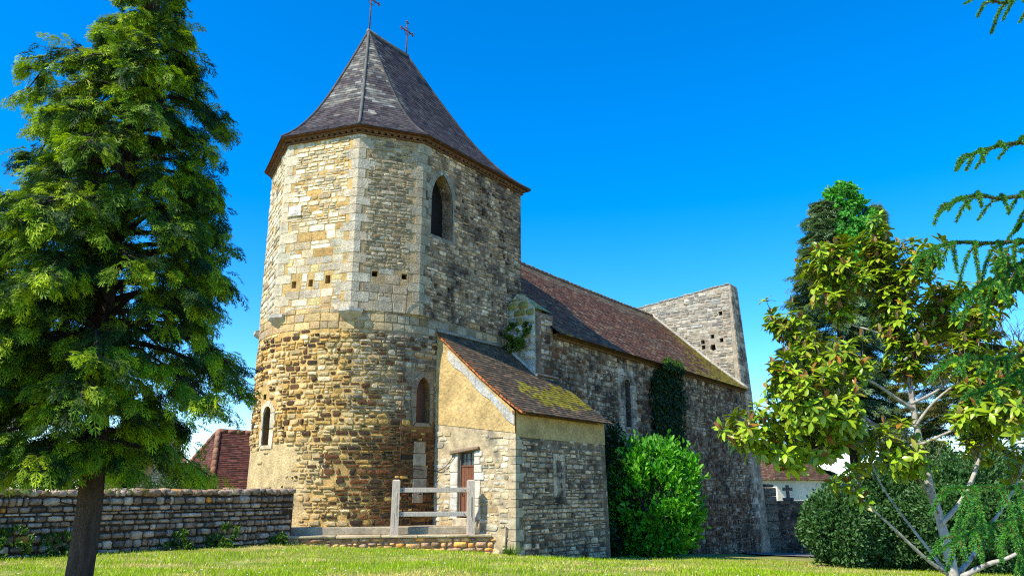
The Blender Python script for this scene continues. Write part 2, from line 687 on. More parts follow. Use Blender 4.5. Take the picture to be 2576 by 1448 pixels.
def tiles(mb, Lf, Rf, nrow, tw, colf, lift=.022, under=(.06, .045, .04), stag=True, mat=0, wob=.006):
    """overlapping tiles between two edge curves Lf(k), Rf(k), k 0 (eave) .. 1 (top), seen from outside left to right"""
    for i in range(nrow):
        k0, k1 = i / nrow, min(1.0, (i + 1.35) / nrow)
        a, b = Vector(Lf(k0)), Vector(Rf(k0))
        c, d = Vector(Lf(k1)), Vector(Rf(k1))
        n = (b - a).cross(c - a) if (b - a).length > (d - c).length else (d - c).cross(c - a)
        if n.length < 1e-9:
            continue
        n.normalize()
        L = max((b - a).length, .02)
        m = max(1, int(round(L / tw)))
        off = .5 if (stag and i % 2) else 0
        j = -off
        while j < m:
            f0, f1 = max(0, j / m), min(1, (j + 1) / m)
            if rng.random() < .3:
                f1 = min(1, f1 - .04 / m)
            dk = rng.uniform(-.12, .12) / nrow
            w1, w2 = lift + rng.uniform(-wob, wob), lift + rng.uniform(-wob, wob)
            p0, p1 = a.lerp(b, f0), a.lerp(b, f1)
            q0, q1 = c.lerp(d, f0), c.lerp(d, f1)
            p0 = p0 + (p0 - q0) * dk * .5 * nrow * .2
            p1 = p1 + (p1 - q1) * dk * .5 * nrow * .2
            V = [p0 + n * w1, p1 + n * w2, q1 + n * .003, q0 + n * .003, p0 - n * .004, p1 - n * .004]
            mb.add([tuple(x) for x in V], [(0, 1, 2, 3), (4, 5, 1, 0)], colf((f0 + f1) / 2, k0, (p0 + p1) / 2), mat)
            j += 1
    N = max(6, nrow // 4)
    V, F = [], []
    for i in range(N + 1):
        k = i / N
        for P in (Lf(k), Rf(k)):
            V.append(tuple(Vector(P) - Vector((0, 0, .025))))
    for i in range(N):
        F.append((2 * i, 2 * i + 1, 2 * i + 3, 2 * i + 2))
    mb.add(V, F, under, mat)


def curve(pts):
    """piecewise linear curve through 3D points by k 0..1 in arc length"""
    pts = [Vector(p) for p in pts]
    d = [0]
    for a, b in zip(pts, pts[1:]):
        d.append(d[-1] + (b - a).length)

    def f(k):
        x = k * d[-1]
        for i in range(len(pts) - 1):
            if x <= d[i + 1] + 1e-9:
                return pts[i].lerp(pts[i + 1], (x - d[i]) / max(1e-9, d[i + 1] - d[i]))
        return pts[-1]
    return f


def smooth_pts(P, n=4):
    """Catmull-Rom through P"""
    P = [Vector(p) for p in P]
    out = []
    for i in range(len(P) - 1):
        p0, p1, p2, p3 = P[max(i - 1, 0)], P[i], P[i + 1], P[min(i + 2, len(P) - 1)]
        for k in range(n):
            t = k / n
            out.append(.5 * ((2 * p1) + (p2 - p0) * t + (2 * p0 - 5 * p1 + 4 * p2 - p3) * t * t + (3 * p1 - p0 - 3 * p2 + p3) * t ** 3))
    out.append(P[-1])
    return out

# ================================================================== GROUND
def build_ground():
    xs = sorted(set([-400, -200, -100, -60] + [x * .8 for x in range(-50, 64)] + [70, 110, 200, 400]))
    ys = sorted(set([-60, -25, -10] + [y * .8 for y in range(-5, 80)] + [80, 110, 160, 260, 500]))
    V, F = [], []
    for y in ys:
        for x in xs:
            V.append((x, y, ground_z(x, y) + (.03 * fbm(x * .7, y * .7, 3) if abs(x) < 50 and y < 60 else 0)))
    nx = len(xs)
    for j in range(len(ys) - 1):
        for i in range(nx - 1):
            F.append((j * nx + i, j * nx + i + 1, (j + 1) * nx + i + 1, (j + 1) * nx + i))
    mb = MB()
    mb.add(V, F, (.20, .22, .045), 0, True)
    m = surface('turf', .3, 1.2, [((.42, .35, .15), .9, .50, .66), ((.12, .17, .02), 2.3, .56, .72)], .5, 30, .03, fine=.3)
    o = mb.build('ground', m)
    o['kind'] = 'structure'


build_ground()


def build_grass():
    n = 150000
    # wedge of lawn that the photograph shows, thinning out with distance
    Y = 10.6 + 17 * NR.random(n) ** 1.5
    X = (NR.random(n) * 2 - 1) * (Y * .76)
    s = (X - OX) * NX + (Y - OY) * NY
    t = (X - OX) * PX + (Y - OY) * PY
    ok = ~((t > -.05) & (s > -.02))                     # church and lean-to
    ok &= ~((t > 4.15))                                # behind the boundary wall
    ok &= ~((Y > 19.05 + .03 * (X + 5)) & (X > -5.6) & (X < -.1))
    X, Y = X[ok], Y[ok]
    keep = np.array([fbm(x * 1.1, y * 1.1, 5) for x, y in zip(X, Y)])
    Z = np.array([ground_z(x, y) + .03 * fbm(x * .7, y * .7, 3) for x, y in zip(X, Y)])
    m = len(X)
    straw = np.array([fbm(x * .9 + 9, y * 1.5, 8) for x, y in zip(X, Y)]) + NR.normal(0, .22, m) > .10
    A = NR.random(m) * 6.283
    lean = np.stack([np.cos(A), np.sin(A), np.zeros(m)], 1) * NR.uniform(.1, .9, (m, 1))
    h = NR.uniform(.025, .075, m) * (1 + .6 * np.clip(keep, -.6, 1)) * np.where(straw, .8, 1.1)
    side = np.stack([-np.sin(A), np.cos(A), np.zeros(m)], 1) * NR.uniform(.004, .009, (m, 1))
    P = np.stack([X, Y, Z - .004], 1)
    tip = P + (lean + np.array([0, 0, 1.])) * h[:, None]
    V = np.stack([P - side, P + side, tip], 1).reshape(-1, 3)
    T = np.arange(m * 3).reshape(-1, 3)
    k = NR.uniform(.7, 1.25, (m, 1))
    C = np.where(straw[:, None], np.array([.78, .64, .22]), np.array([.36, .52, .014])) * k
    C = C * (1 + NR.normal(0, .08, (m, 3)))
    o = np_mesh('grass', V, T, np.clip(C, .005, 1), M_GRASS)
    o['kind'] = 'stuff'
    # daisies: tiny white heads scattered through the lawn
    q = NR.choice(m, 260)
    p = P[q] + np.array([0, 0, .05])
    r = .014
    V = np.concatenate([p + np.array([-r, 0, 0]), p + np.array([r, 0, 0]), p + np.array([0, r * .8, r * .8])])
    T = np.stack([np.arange(260), np.arange(260) + 260, np.arange(260) + 520], 1)
    o = np_mesh('daisies', V, T, np.full((260, 3), .75), M_GRASS)
    o['kind'] = 'stuff'


build_grass()

# ================================================================== CHURCH
church = thing('church', 'old stone church with polygonal slate-roofed tower, long tiled nave and small lean-to', 'church', W(0.1, 5.85, 0))

SC, TC, RA = .1, 5.85, 3.1
TOWER = [(4.15, 2.75), (-.82, 2.75), (SC - 3.25 * math.cos(R_(39.7)), TC - 3.25 * math.sin(R_(39.7))),
         (SC - 3.2 * math.cos(R_(-4.3)), TC - 3.2 * math.sin(R_(-4.3))),
         (SC - 3.3 * math.cos(R_(-53.4)), TC - 3.3 * math.sin(R_(-53.4))), (-.8, 8.95), (4.15, 8.95)]
Z1, Z2 = 6.35, 11.62
LP = 4.05
LCYL = RA * math.pi * .98


def S_low(u, v, d=0.0):
    if u <= LP:
        return W(4.15 - u, 2.75 - d, v)
    ph = math.pi / 2 - (u - LP) / RA
    r = RA + d
    return W(SC - r * math.cos(ph), TC - r * math.sin(ph), v)


def u_of(phi):
    return LP + RA * R_(90 - phi)


def offset(P, d):
    n = len(P)
    out = []
    for i in range(n):
        a, b, c = P[i - 1], P[i], P[(i + 1) % n]
        e1 = Vector((b[0] - a[0], b[1] - a[1])).normalized()
        e2 = Vector((c[0] - b[0], c[1] - b[1])).normalized()
        n1, n2 = Vector((-e1.y, e1.x)), Vector((-e2.y, e2.x))
        m = n1 + n2
        out.append((b[0] + m.x * d / (1 + n1.dot(n2)), b[1] + m.y * d / (1 + n1.dot(n2))))
    return out


CREAM, PALE, OCHRE, TAN = (.54, .42, .22), (.66, .57, .39), (.47, .30, .095), (.40, .30, .175)
IRON, DARKI, GREY, DGREY = (.105, .055, .028), (.055, .034, .022), (.33, .285, .21), (.15, .13, .105)


def tower_walls():
    mb, mo = MB(), MB()                 # sunny masonry and old grey masonry share the tower wall mesh
    back = []
    sur = []
    # ---- round lower wall
    w2 = arch(u_of(75.0), u_of(75.0) + .50, 3.42, 4.66)
    w2 = arch(u_of(84.0), u_of(75.2), 3.40, 4.66)
    slit = arch(u_of(-3.4), u_of(-10.2), 2.80, 3.85, pointed=False)
    small = rect(u_of(-9.5), u_of(-12.5), 4.05, 4.2)
    holes = [w2, slit, small]
    out = [(0, -.4), (LP + LCYL, -.4), (LP + LCYL, 6.45), (LP + .05, 6.45), (LP + .05, 6.35), (0, 6.35)]
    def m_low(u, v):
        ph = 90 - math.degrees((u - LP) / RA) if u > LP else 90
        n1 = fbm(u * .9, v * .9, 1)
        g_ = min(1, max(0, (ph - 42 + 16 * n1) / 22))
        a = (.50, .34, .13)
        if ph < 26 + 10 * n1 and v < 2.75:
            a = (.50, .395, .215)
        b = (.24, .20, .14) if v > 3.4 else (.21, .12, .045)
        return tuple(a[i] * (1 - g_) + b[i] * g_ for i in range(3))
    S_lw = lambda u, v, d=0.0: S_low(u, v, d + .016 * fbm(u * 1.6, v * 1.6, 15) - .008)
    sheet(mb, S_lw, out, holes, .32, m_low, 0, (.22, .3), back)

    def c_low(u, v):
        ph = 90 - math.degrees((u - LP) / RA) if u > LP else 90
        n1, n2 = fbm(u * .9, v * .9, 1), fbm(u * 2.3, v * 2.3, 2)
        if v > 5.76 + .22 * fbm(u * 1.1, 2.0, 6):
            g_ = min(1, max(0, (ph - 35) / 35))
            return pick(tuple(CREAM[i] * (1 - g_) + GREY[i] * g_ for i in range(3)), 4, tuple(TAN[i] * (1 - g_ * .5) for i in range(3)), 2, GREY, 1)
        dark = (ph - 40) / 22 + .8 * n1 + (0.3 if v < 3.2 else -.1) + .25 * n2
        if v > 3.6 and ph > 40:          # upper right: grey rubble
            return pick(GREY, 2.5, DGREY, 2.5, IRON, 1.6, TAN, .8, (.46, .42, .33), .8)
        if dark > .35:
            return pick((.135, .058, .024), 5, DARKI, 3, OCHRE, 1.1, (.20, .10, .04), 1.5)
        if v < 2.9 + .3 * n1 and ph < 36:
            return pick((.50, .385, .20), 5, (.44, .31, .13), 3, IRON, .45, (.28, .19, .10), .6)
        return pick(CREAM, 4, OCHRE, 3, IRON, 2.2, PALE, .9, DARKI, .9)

    def k_low(u, v):
        ph = 90 - math.degrees((u - LP) / RA) if u > LP else 90
        n1 = fbm(u * .8, v * .8, 4)
        lim = 2.75 + .45 * n1
        if ph < 14 + 14 * n1 and v < lim:
            return rng.random() < .06
        if ph < 44 + 10 * n1 and v < lim:
            return rng.random() < .86
        if v > 5.72 + .22 * fbm(u * 1.1, 2.0, 6):
            return False
        return u > 3.2 or v > 3
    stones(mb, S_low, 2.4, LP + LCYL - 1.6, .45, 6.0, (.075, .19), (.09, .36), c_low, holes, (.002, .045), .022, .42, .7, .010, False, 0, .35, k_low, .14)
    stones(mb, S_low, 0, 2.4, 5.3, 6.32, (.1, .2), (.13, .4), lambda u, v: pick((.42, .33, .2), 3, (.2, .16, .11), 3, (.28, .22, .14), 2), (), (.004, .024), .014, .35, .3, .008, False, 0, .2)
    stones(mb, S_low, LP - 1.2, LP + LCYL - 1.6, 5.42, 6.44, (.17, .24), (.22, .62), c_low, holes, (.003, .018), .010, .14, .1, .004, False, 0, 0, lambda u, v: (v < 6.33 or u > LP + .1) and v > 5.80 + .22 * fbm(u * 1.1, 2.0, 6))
    sur.append(('window', w2, S_low, .13, (.24, .20, .14), .025, (.07, .04, .028)))
    sur.append(('window', slit, S_low, .15, (.58, .50, .34), .022, (.045, .033, .022)))
    # cap of the round part
    n = 24
    ring = [W(SC - RA * math.cos(R_(90 - 180 * i / n)), TC - RA * math.sin(R_(90 - 180 * i / n)), 6.45) for i in range(n + 1)]
    mb.add(ring, [tuple(range(n + 1))[::-1]], (.40, .36, .28), 0)
    # ---- polygon above
    cap = [W(p[0], p[1], Z1) for p in TOWER]
    mb.add(cap, [tuple(range(len(cap)))], (.3, .27, .2), 0)
    F = []
    for i in range(len(TOWER)):
        F.append(plane_surf(TOWER[i], TOWER[(i + 1) % len(TOWER)]))
    # C: grey north face with belfry opening
    S, L = F[0]
    belfry = arch(4.15 - .56, 4.15 + .42, 8.85, 10.86)
    put = [rect(4.15 - s - .07, 4.15 - s + .07, 7.25, 7.41) for s in (-.12, .47, 1.31, 1.89, 2.6, 3.19)]
    put += [rect(4.15 - s - .06, 4.15 - s + .06, z, z + .13) for s, z in ((1.05, 10.25), (2.5, 8.85), (3.2, 9.0), (1.7, 8.1), (3.6, 10.6))]
    holes = [belfry] + put
    sheet(mo, S, rect(0, L, Z1, Z2), holes, .42, (.16, .14, .105), 0, None, back)  # mortar darkened to stand in for shade in the joints

    def c_c(u, v):
        n1 = fbm(u * .7, v * .7, 12)
        if n1 > .28:
            return pick(DARKI, 2, DGREY, 4, GREY, 1)
        return pick(GREY, 3, DGREY, 2.0, (.22, .20, .16), 3, (.40, .37, .29), 1.3, (.26, .20, .12), 1)
    stones(mo, S, .03, L - .28, Z1, Z2, (.09, .2), (.13, .4), c_c, holes, (.005, .038), .022, .35, .6, .006, False, 0, .3)
    sur.append(('window', belfry, S, .16, (.25, .215, .155), .015, (.006, .005, .005)))
    # B: tan-grey facet
    S, L = F[1]
    put = [rect(L - x - .08, L - x + .08, 7.33, 7.49) for x in (.62, 1.45)]
    sheet(mb, S, rect(0, L, Z1, Z2), put, .3, (.34, .26, .15), 0)

    def c_b(u, v):
        return pick((.29, .26, .20), 4, (.32, .25, .16), 3, (.42, .38, .30), 1.6, (.16, .14, .11), 1.6)
    stones(mb, S, .3, L - .28, 7.6, Z2, (.075, .15), (.10, .32), c_b, put, (.003, .034), .014, .4, .7, .008, False, 0, .3)
    stones(mb, S, .3, L - .28, Z1, 7.6, (.2, .3), (.25, .55), lambda u, v: pick((.32, .27, .20), 5, (.36, .32, .25), 3, (.25, .2, .14), 1), put, (.003, .012), .009, .12, .06, .004, False, 0, .05)
    # A: bright facet
    S, L = F[2]
    put = [rect(L - x - .07, L - x + .07, 7.1, 7.3) for x in (.55, 1.1, 1.65)]
    put[2] = rect(L - 1.73, L - 1.57, 7.14, 7.38)
    sheet(mb, S, rect(0, L, Z1, Z2), put, .3, (.46, .33, .14), 0)

    def c_a(u, v):
        if v < 8.0:
            return pick((.50, .45, .34), 4, (.60, .56, .44), 2, (.42, .39, .32), 3, (.40, .29, .17), 1.2, (.60, .50, .24), .7)
        return pick((.54, .48, .34), 4, (.68, .63, .50), 4, (.44, .30, .12), 1.3, (.42, .38, .29), 1.8, (.30, .25, .17), .7)
    stones(mb, S, .3, L - .3, 8.9, Z2, (.09, .19), (.16, .42), c_a, put, (.002, .026), .016, .32, .6, .006, False, 0, .32)
    stones(mb, S, .3, L - .3, Z1, 8.9, (.2, .28), (.25, .55), c_a, put, (.003, .014), .010, .12, .08, .003, False, 0, .12)
    # D and the two hidden sides
    S, L = F[3]
    sheet(mb, S, rect(0, L, Z1, Z2), (), .3, (.55, .41, .2), 0)
    stones(mb, S, .3, L - .05, Z1, Z2, (.12, .24), (.2, .5), c_a, (), (.004, .03), .014, .25, .3, .006, True, 0, .15)
    for i in (4, 5, 6):
        S, L = F[i]
        sheet(mo, S, rect(0, L, Z1 if i < 6 else 5.0, Z2), (), .3, (.2, .18, .15), 0)
    stones(mo, F[6][0], F[6][1] - 1.2, F[6][1] - .05, 9, Z2, (.12, .24), (.2, .5), c_c, (), (.004, .03), .014, .25, .3, .006, True, 0, .15)
    # corner stones
    q = MB()
    quoins(q, F[0][0], F[0][1], F[1][0], Z1, Z2, (.34, .295, .22), proud=.016, la=(.18, .42))
    quoins(q, F[1][0], F[1][1], F[2][0], Z1, Z2, (.44, .40, .32), proud=.012, la=(.2, .44))
    quoins(q, F[2][0], F[2][1], F[3][0], Z1, Z2, (.50, .45, .34), proud=.012, la=(.2, .44))
    o0 = len(mb.v)
    mb.add(q.v, q.f)
    mb.c[-len(q.f):] = q.c
    mb.add(mo.v, mo.f)
    mb.c[-len(mo.f):], mb.m[-len(mo.f):], mb.s[-len(mo.f):] = mo.c, [1] * len(mo.f), mo.s
    tw = mb.build('tower_wall', [M_MIXED, M_OLD], church)
    for nm, hole, S, w, c_, pr, bc in sur:
        m2 = MB()
        surround(m2, S, hole, w, c_, pr)
        o = m2.build('window', M_STONE, tw)
    for q_ in back:
        q_.build('window_recess', M_DARK, tw)
    # corbels under the corners
    for i, zc in ((2, 6.37), (3, 6.34), (4, 6.34)):
        p = Vector(TOWER[i])
        cen = Vector((SC, TC))
        d = (p - cen).normalized()
        tdir = Vector((-d.y, d.x))
        m2 = MB()
        prof = [(.16, 0), (.16, -.09), (.10, -.15), (-.22, -.36)]
        for sgn_w in (1,):
            V = []
            for (r, z) in prof:
                hw = .34 if z > -.1 else (.30 if z > -.2 else .16)
                for w_ in (-1, 0, 1):
                    q_ = p + d * (r - abs(w_) * .17) + tdir * w_ * hw
                    V.append(W(q_.x, q_.y, zc + z + .02))
            q0 = []
            for w_ in (-1, 0, 1):
                q_ = p + d * (-.35) + tdir * w_ * .34
                V.append(W(q_.x, q_.y, zc + .02))
            FF = []
            for r in range(3):
                for k in range(2):
                    FF.append((r * 3 + k, r * 3 + k + 1, r * 3 + k + 4, r * 3 + k + 3))
            FF += [(12, 13, 1, 0), (13, 14, 2, 1), (0, 3, 6, 9, 12), (14, 11, 8, 5, 2)]
            m2.add(V, FF, (.44, .41, .34), 0)
        m2.build('corbel', M_STONE, tw)
    # pale carved stone on the sunny facet
    S, L = F[2]
    m2 = MB()
    u0 = L - .62
    m2.box(S(u0 + .42, 9.30, 0), Vector(S(u0, 9.30, 0)) - Vector(S(u0 + .42, 9.30, 0)), Vector(S(u0, 9.3, -.05)) - Vector(S(u0, 9.3, .03)) if False else Vector((0, 0, .26)), Vector(S(u0, 9.3, .035)) - Vector(S(u0, 9.3, 0)), (.74, .70, .60), 0, .012)
    m2.box(S(u0 + .46, 9.24, .0), Vector(S(u0, 9.3, 0)) - Vector(S(u0 + .50, 9.3, 0)), (0, 0, .055), Vector(S(u0, 9.3, .06)) - Vector(S(u0, 9.3, 0)), (.6, .55, .42), 0, .008)
    m2.build('pale_tablet', M_STONE, tw)
    # lightning cable down the facet and the round wall
    pts = [S_low(u_of(66.8), 7.40, .22), S_low(u_of(67), 6.6, .10), S_low(u_of(67), 6.0, .05)] + [S_low(u_of(67 + .25 * math.sin(k)), 6.0 - .48 * k, .05) for k in range(1, 9)]
    m2 = MB()
    m2.tube(pts, .011, 5, (.05, .045, .04))
    m2.build('lightning_cable', M_IRON, tw)
    # window bars and wooden back of the lower window
    m2 = MB()
    c = (u_of(84.0) + u_of(75.2)) / 2
    w = u_of(75.2) - u_of(84.0)
    P = arch(u_of(84.0) + .01, u_of(75.2) - .01, 3.41, 4.65)
    m2.add([S_low(p[0], p[1], -.20) for p in P], [tuple(range(len(P)))[::-1]], (.10, .045, .028), 0)
    m2.build('shutter', M_DOOR, tw)
    m2 = MB()
    # jamb blocks beneath the lower window
    for k in range(5):
        z = 1.3 + k * .32
        ww = rng.uniform(.12, .34)
        u0 = u_of(76.5)
        m2_c = vary((.29, .24, .165), .2)
        V = [S_low(u0 - ww, z + .01, -.02), S_low(u0 + .1, z + .01, -.02), S_low(u0 + .1, z + .31, -.02), S_low(u0 - ww, z + .31, -.02)] + \
            [S_low(u0 - ww, z + .01, .05), S_low(u0 + .1, z + .01, .05), S_low(u0 + .1, z + .31, .05), S_low(u0 - ww, z + .31, .05)]
        m2.add(V, [(4, 7, 6, 5), (0, 4, 5, 1), (1, 5, 6, 2), (2, 6, 7, 3), (3, 7, 4, 0)], m2_c, 0)
    m2.build('buttress_stones', M_STONE, tw)


tower_walls()


def iron_cross(name, s, t, z0, h, parent):
    """wrought iron finial cross standing on the ridge, its arms in the plane of the ridge"""
    mb = MB()
    w = h * .20

    def P(a, z, d=0):
        return Vector(W(s + a, t + d, z0 + z))
    mb.tube([P(0, -.15), P(0, h * .5), P(0, h)], [.030, .026, .02], 6, (.15, .055, .035))
    zc = h * .74
    mb.tube([P(-w, zc), P(w, zc)], .024, 6, (.15, .055, .035))
    for a, z, in ((-w, zc), (w, zc), (0, h)):            # trefoil tips
        dx, dz = (0, 1) if a == 0 else (math.copysign(1, a), 0)
        for k in (-1, 0, 1):
            px, pz = a + dx * .05 * (1 if k == 0 else .2) + (k * .06 if dz else 0), z + dz * .05 * (1 if k == 0 else .2) + (k * .06 if dx else 0)
            mb.tube([P(px - .028, pz - .0), P(px, pz + .0), P(px + .028, pz)], [.012, .036, .012], 6, (.16, .055, .035))
    for sx in (-1, 1):                                    # small scrolls in the angles
        for sz in (-1, 1):
            mb.tube([P(sx * .03, zc + sz * w * .55), P(sx * w * .38, zc + sz * w * .38), P(sx * w * .55, zc + sz * .03)], .012, 5, (.14, .05, .035))
    return mb.build(name, M_IRON, parent)


def tower_roof():
    ZE, ZR = 11.72, 16.75
    EV = offset(TOWER, .25)
    R0, R1 = (-.43, 5.85), (1.45, 5.85)
    ends = [R1, R0, R0, R0, R0, R0, R1]
    PR = [(0, 0), (.25, .325), (.5, .625), (.68, .80), (.82, .905), (.92, .962), (1, 1)]

    def hip(i):
        e, r = EV[i], ends[i]
        pts = [W(r[0] + (e[0] - r[0]) * h, r[1] + (e[1] - r[1]) * h, ZR - (ZR - ZE) * d) for h, d in PR]
        return curve(smooth_pts(pts[::-1], 3))

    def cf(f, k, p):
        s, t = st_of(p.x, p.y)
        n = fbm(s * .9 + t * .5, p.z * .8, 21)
        lichened = (s < -.3 and k > .18) and (n > -.25)  # paler slates: lichen whitening on the apse side
        if lichened:
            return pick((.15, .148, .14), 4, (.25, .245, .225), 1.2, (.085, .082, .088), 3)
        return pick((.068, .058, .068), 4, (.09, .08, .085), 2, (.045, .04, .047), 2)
    mb = MB()
    for i in range(7):
        j = (i + 1) % 7
        a, b = hip(i), hip(j)
        # seen from outside the next corner lies on the left
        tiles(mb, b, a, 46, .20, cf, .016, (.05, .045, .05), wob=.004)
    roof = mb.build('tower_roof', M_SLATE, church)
    # hips and ridge in lead-grey capping
    mb = MB()
    for i in range(7):
        h = hip(i)
        pts = [h(k / 16) + Vector((0, 0, .015)) for k in range(17)]
        mb.tube(pts, [.035 if i in (1, 5, 4) else .05] * 17, 5, (.14, .135, .13) if i == 2 else (.075, .07, .075))
    mb.tube([W(R0[0] - .05, 5.85, ZR + .02), W(.5, 5.85, ZR + .0), W(R1[0] + .05, 5.85, ZR + .02)], .07, 6, (.17, .165, .16))
    mb.build('ridge_capping', M_SLATE, roof)
    # eaves: tile courses stepping out on the wall head, dentil course between
    mb = MB()
    levels = [(.01, 11.535, .045), (.07, 11.635, .05)]
    for lo, z, h in levels:
        o_, i_ = offset(TOWER, lo + .06), offset(TOWER, -.06)
        n = 7
        V = [W(p[0], p[1], z) for p in o_] + [W(p[0], p[1], z + h) for p in o_] + [W(p[0], p[1], z) for p in i_] + [W(p[0], p[1], z + h) for p in i_]
        F = []
        for i in range(n):
            j = (i + 1) % n
            F += [(j, i, n + i, n + j), (2 * n + i, i, j, 2 * n + j)[::-1], (3 * n + i, n + i, n + j, 3 * n + j)]
        mb.add(V, F, (.15, .08, .048), 0)
    for i in range(7):
        S, L = plane_surf(TOWER[i], TOWER[(i + 1) % 7])
        u = .06
        while u < L - .1:
            c = vary((.15, .085, .05), .35)
            a = Vector(S(u, 11.58, 0))
            mb.box(a, Vector(S(u, 11.58, .12)) - a, Vector(S(u + .11, 11.58, 0)) - a, (0, 0, .05), c)
            u += .19
    # soffit board under the slates
    o_, i_ = offset(TOWER, .235), offset(TOWER, .0)
    V = [W(p[0], p[1], ZE - .03) for p in o_] + [W(p[0], p[1], ZE - .03) for p in i_] + [W(p[0], p[1], ZE + .01) for p in o_]
    F = []
    for i in range(7):
        j = (i + 1) % 7
        F += [(i, j, 7 + j, 7 + i)[::-1], (j, i, 14 + i, 14 + j)]
    mb.add(V, F, (.13, .06, .035), 0)
    mb.build('cornice', M_TILE, roof)
    iron_cross('iron_cross', -.40, 5.85, ZR, 1.75, roof)
    iron_cross('iron_cross', 1.40, 5.85, ZR, 1.35, roof)


tower_roof()

# ------------------------------------------------------------------ nave
NS0, NS1, NT = 3.34, 21.9, 1.63


def nave():
    mb, back = MB(), []
    S, L = plane_surf((22.3, NT), (NS0, NT))             # u runs from the gable towards the tower
    U = lambda s: 22.3 - s
    slit = arch(U(9.62), U(9.18), 3.86, 5.62, pointed=False)
    holes = [slit]
    out = [(0, -2.2), (L, -2.2), (L, 7.1), (U(4.34), 7.1), (U(4.34), 6.5), (0, 6.5)]
    sheet(mb, S, out, holes, .26, (.12, .105, .085), 0, None, back, (.06, .055, .05))  # mortar and slit reveal coloured darker to imitate shade in joints and recess

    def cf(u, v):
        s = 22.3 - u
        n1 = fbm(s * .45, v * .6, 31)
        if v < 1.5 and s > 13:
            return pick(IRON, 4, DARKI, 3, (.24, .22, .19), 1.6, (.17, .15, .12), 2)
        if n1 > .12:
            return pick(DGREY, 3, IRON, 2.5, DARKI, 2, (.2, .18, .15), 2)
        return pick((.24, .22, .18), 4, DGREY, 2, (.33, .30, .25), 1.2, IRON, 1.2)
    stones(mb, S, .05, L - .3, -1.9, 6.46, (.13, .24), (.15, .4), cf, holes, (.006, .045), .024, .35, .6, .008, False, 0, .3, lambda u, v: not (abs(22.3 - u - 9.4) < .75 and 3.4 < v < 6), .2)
    stones(mb, S, U(4.3), L - .3, 6.5, 7.05, (.13, .22), (.15, .4), cf, (), (.004, .03), .016, .35, .3, .01, True, 0, .2)
    # smooth dressed area round the slit
    stones(mb, S, U(10.15), U(8.65), 3.4, 6.0, (.26, .34), (.3, .55), lambda u, v: pick((.30, .29, .26), 4, (.38, .37, .33), 2, (.2, .19, .17), 2), holes, (.004, .012), .01, .1, .05, .003, False, 0, 0, None, .0)
    # mortar fillets
    wall = mb.build('nave_wall', M_OLD, church)
    m2 = MB()
    surround(m2, S, slit, .13, (.17, .165, .15), .02)
    m2.build('window', M_OLD, wall)
    for q_ in back:
        q_.build('window_recess', M_DARK, wall)
    # far side, plain
    m2 = MB()
    S2, L2 = plane_surf((4.2, 11.3), (22.3, 11.3))
    sheet(m2, S2, rect(0, L2, -3, 6.5), (), .3, (.2, .18, .15), 0)
    stones(m2, S2, 0, L2, -2.5, 6.4, (.2, .3), (.3, .6), cf, (), (.004, .03))
    S3, L3 = plane_surf((4.16, 2.0), (4.16, 11.3))
    sheet(m2, S3, [(0, -2), (L3, -2), (L3, 6.4), (4.4, 10.6), (0, 6.4)], (), .3, (.3, .27, .2), 0)
    m2.build('far_wall', M_OLD, wall)
    # eaves cornice
    m2 = MB()
    for k, (d, z) in enumerate(((.10, 6.37), (.20, 6.45))):
        a = Vector(S(0.2, z, -.05))
        m2.box(a, Vector(S(U(4.36), z, -.05)) - a, Vector(S(.2, z, d)) - a, (0, 0, .075), (.15, .09, .055))
    m2.build('cornice', M_TILE, wall)

    # ---- roof
    prof = smooth_pts([(1.26, 6.48, 0), (1.9, 6.98, 0), (3.2, 8.08, 0), (4.8, 9.55, 0), (6.35, 10.95, 0)], 4)

    def edge(s, mirror=False):
        pts = []
        for p in prof:
            t = p.x if not mirror else 12.7 - p.x
            sag = -.07 * math.sin(math.pi * (s - 4.2) / 17.7) * (p.x - 1.2) / 5 if 4.2 < s < 22 else 0
            pts.append(W(s, t, p.y + sag))
        return curve(pts)

    def cft(f, k, p):
        s, t = st_of(p.x, p.y)
        n = fbm(s * .6, t * .9, 41)
        moss = (max(0, (s - 12.5) / 9) ** 1.3) * max(0, 1 - k * 1.35) + .25 * fbm(s * 1.3, t * 1.6, 44) - .12
        if s > 20.6:
            moss += .30
        moss += .25 * max(0, 1 - k * 9)
        if rng.random() < min(.9, max(0, (moss - .12) * 2.4)):
            return vary((.20, .175, .02), .4)
        if k > .86 and n > -.3:
            return pick((.19, .16, .13), 3, (.13, .09, .07), 2)
        if n > .25:
            return pick((.13, .075, .055), 3, (.17, .14, .115), 2, (.08, .05, .045), 2)
        return pick((.15, .070, .048), 4, (.105, .056, .042), 3, (.20, .11, .075), 1.5, (.075, .045, .036), 2, (.24, .20, .15), .6)
    mb = MB()
    segs = [4.16, 7.7, 11.25, 14.8, 18.35, 21.92]
    for a, b in zip(segs, segs[1:]):
        tiles(mb, edge(a), edge(b), 44, .21, cft, .022)
        tiles(mb, edge(b, True), edge(a, True), 22, .5, cft, .022)
    roof = mb.build('nave_roof', M_TILE, church)
    m2 = MB()
    s = 4.2
    while s < 21.8:                                        # half-round ridge tiles bedded in mortar
        z = 10.95 - .07 * math.sin(math.pi * (s - 4.2) / 17.7) + rng.uniform(-.012, .012)
        m2.tube([W(s, 6.35, z), W(s + .36, 6.35, z + .01)], [.12, .105], 7, vary((.17, .13, .10), .25))
        s += .35
    m2.build('ridge_tiles', M_TILE, roof)
    # mortar fillet against the gable
    m2 = MB()
    e0 = edge(21.78)
    pts = [e0(k / 20) + Vector((0, 0, .07)) for k in range(21)]
    m2.tube(pts, .075, 6, (.40, .38, .32))
    m2.build('mortar_fillet', M_PLASTER, roof)

    # ---- tall west gable with battered corner
    mb = MB()
